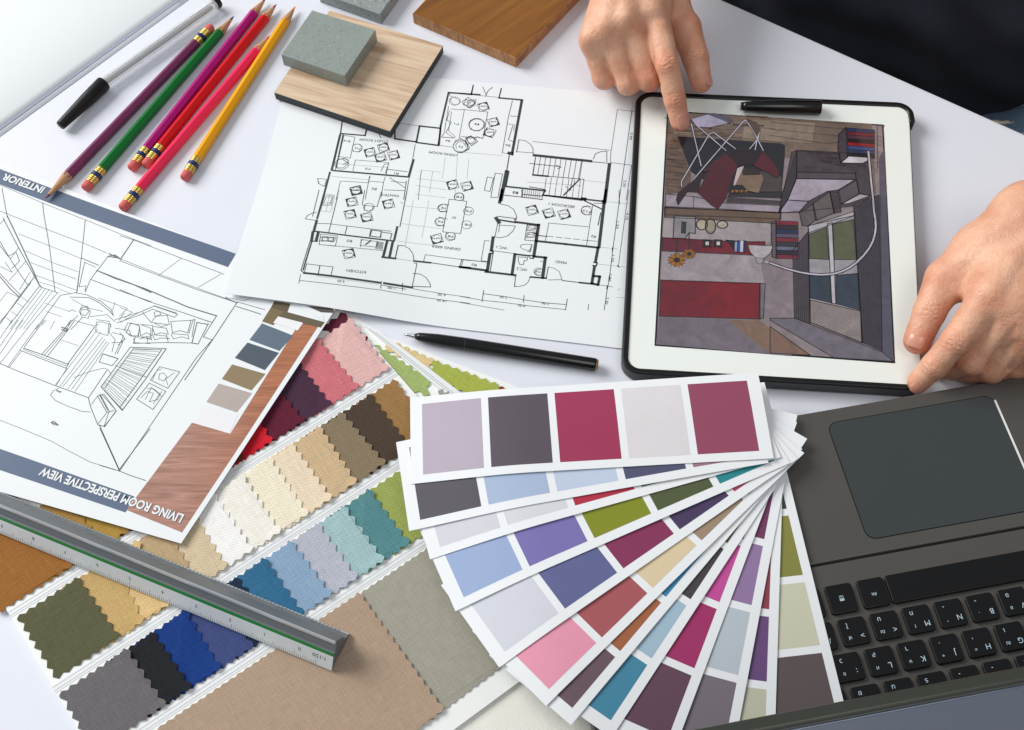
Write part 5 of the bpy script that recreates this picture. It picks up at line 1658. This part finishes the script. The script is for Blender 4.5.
# clothes
m_shirt = mat('shirt_black', (34, 36, 46), .85, spec=.2, vary=.1, vscale=40, bump=.3, bscale=1500, sheen=.05)
m_jean = fabric((52, 74, 96), 20, .5)
nj = m_jean.node_tree; tj = nj.nodes.new('ShaderNodeTexCoord'); bj = nj.nodes['Principled BSDF']; lk = bj.inputs['Base Color'].links[0].from_socket
fj = ramp(nj, noise(nj, tj.outputs['Object'], 16, 4, 1.5), [(.52, (0, 0, 0)), (.58, (1, 1, 1))])
nj.links.new(mixc(nj, fj, lk, lin((186, 176, 150))), bj.inputs['Base Color'])
def cloth_noise(P_, k, s):
    return k*(np.sin(P_@N((s, s*.4, s*.7)))*np.sin(P_@N((-s*.5, s*.9, s*.3))+1)+.6*np.sin(P_@N((s*.2, -s*.3, s*2.1))+np.sin(P_@N((s*.9, s*.6, 0)))*1.6))
def shirt_extra(Pg, d):
    a = Pg@N((.80, -.60, .0)); o = Pg@N((.6, .8, 0)); z = Pg[..., 2]
    ph = z*46+np.sin(a*9+1)*2.2+o*14
    folds = np.abs(np.sin(ph*.5+np.sin(a*17+z*9)*.9))**.6*.016*(.6+.4*np.sin(a*13+z*7))
    return (d+folds+cloth_noise(Pg, .004, 60)).astype(np.float32)
nE = N((.596, .803, 0)); eE = N((.803, -.596, 0))
cE = N(tuple((Vector(ed1)+Vector(ed3))/2))
def bp3(along, out, z): return cE+eE*along+nE*out+N((0, 0, z))
Vsx, Qsx = build_sdf([(.03, .10, [(bp3(-.20, .22, -.10), bp3(.04, .22, -.08), .135, .12), (bp3(-.16, .24, -.02), bp3(.10, .30, .02), .13, .13), (bp3(-.08, .27, .0), bp3(-.06, .30, .30), .16, .13),
                                  (bp3(-.40, .20, -.14), bp3(.0, .28, -.10), .12, .13)]),
                     (.03, .04, [(sh_r, sh_r*.35+el_r*.65, .062, .052)]), (.03, .04, [(sh_l, sh_l*.35+el_l*.65, .062, .052)])],
                    (-.16, .45, -.34), (.95, 1.35, .42), .0065, shirt_extra)
np_mesh('shirt', Vsx, Qsx, m_shirt, person)
def jean_extra(Pg, d): return d+cloth_noise(Pg, .004, 75).astype(np.float32)
Vj, Qj = build_sdf([(.02, .05, [(bp3(.12, .28, -.20), bp3(.19, -.10, -.13), .10, .085), (bp3(-.14, .30, -.22), bp3(-.24, -.08, -.17), .10, .075), (bp3(.16, -.10, -.17), bp3(.16, -.02, -.60), .07, .06), (bp3(-.24, -.08, -.17), bp3(-.24, 0, -.60), .07, .06),
                                  (bp3(-.1, .30, -.24), bp3(.08, .30, -.24), .12, .12)])], (-.2, .3, -.7), (.9, 1.3, -.05), .010, jean_extra)
np_mesh('jeans', Vj, Qj, m_jean, person)
ch_ = thing('chair', bp3(-.02, .30, -.74), 'dark stool carrying the person, hidden behind the desk edge', 'chair') if False else None
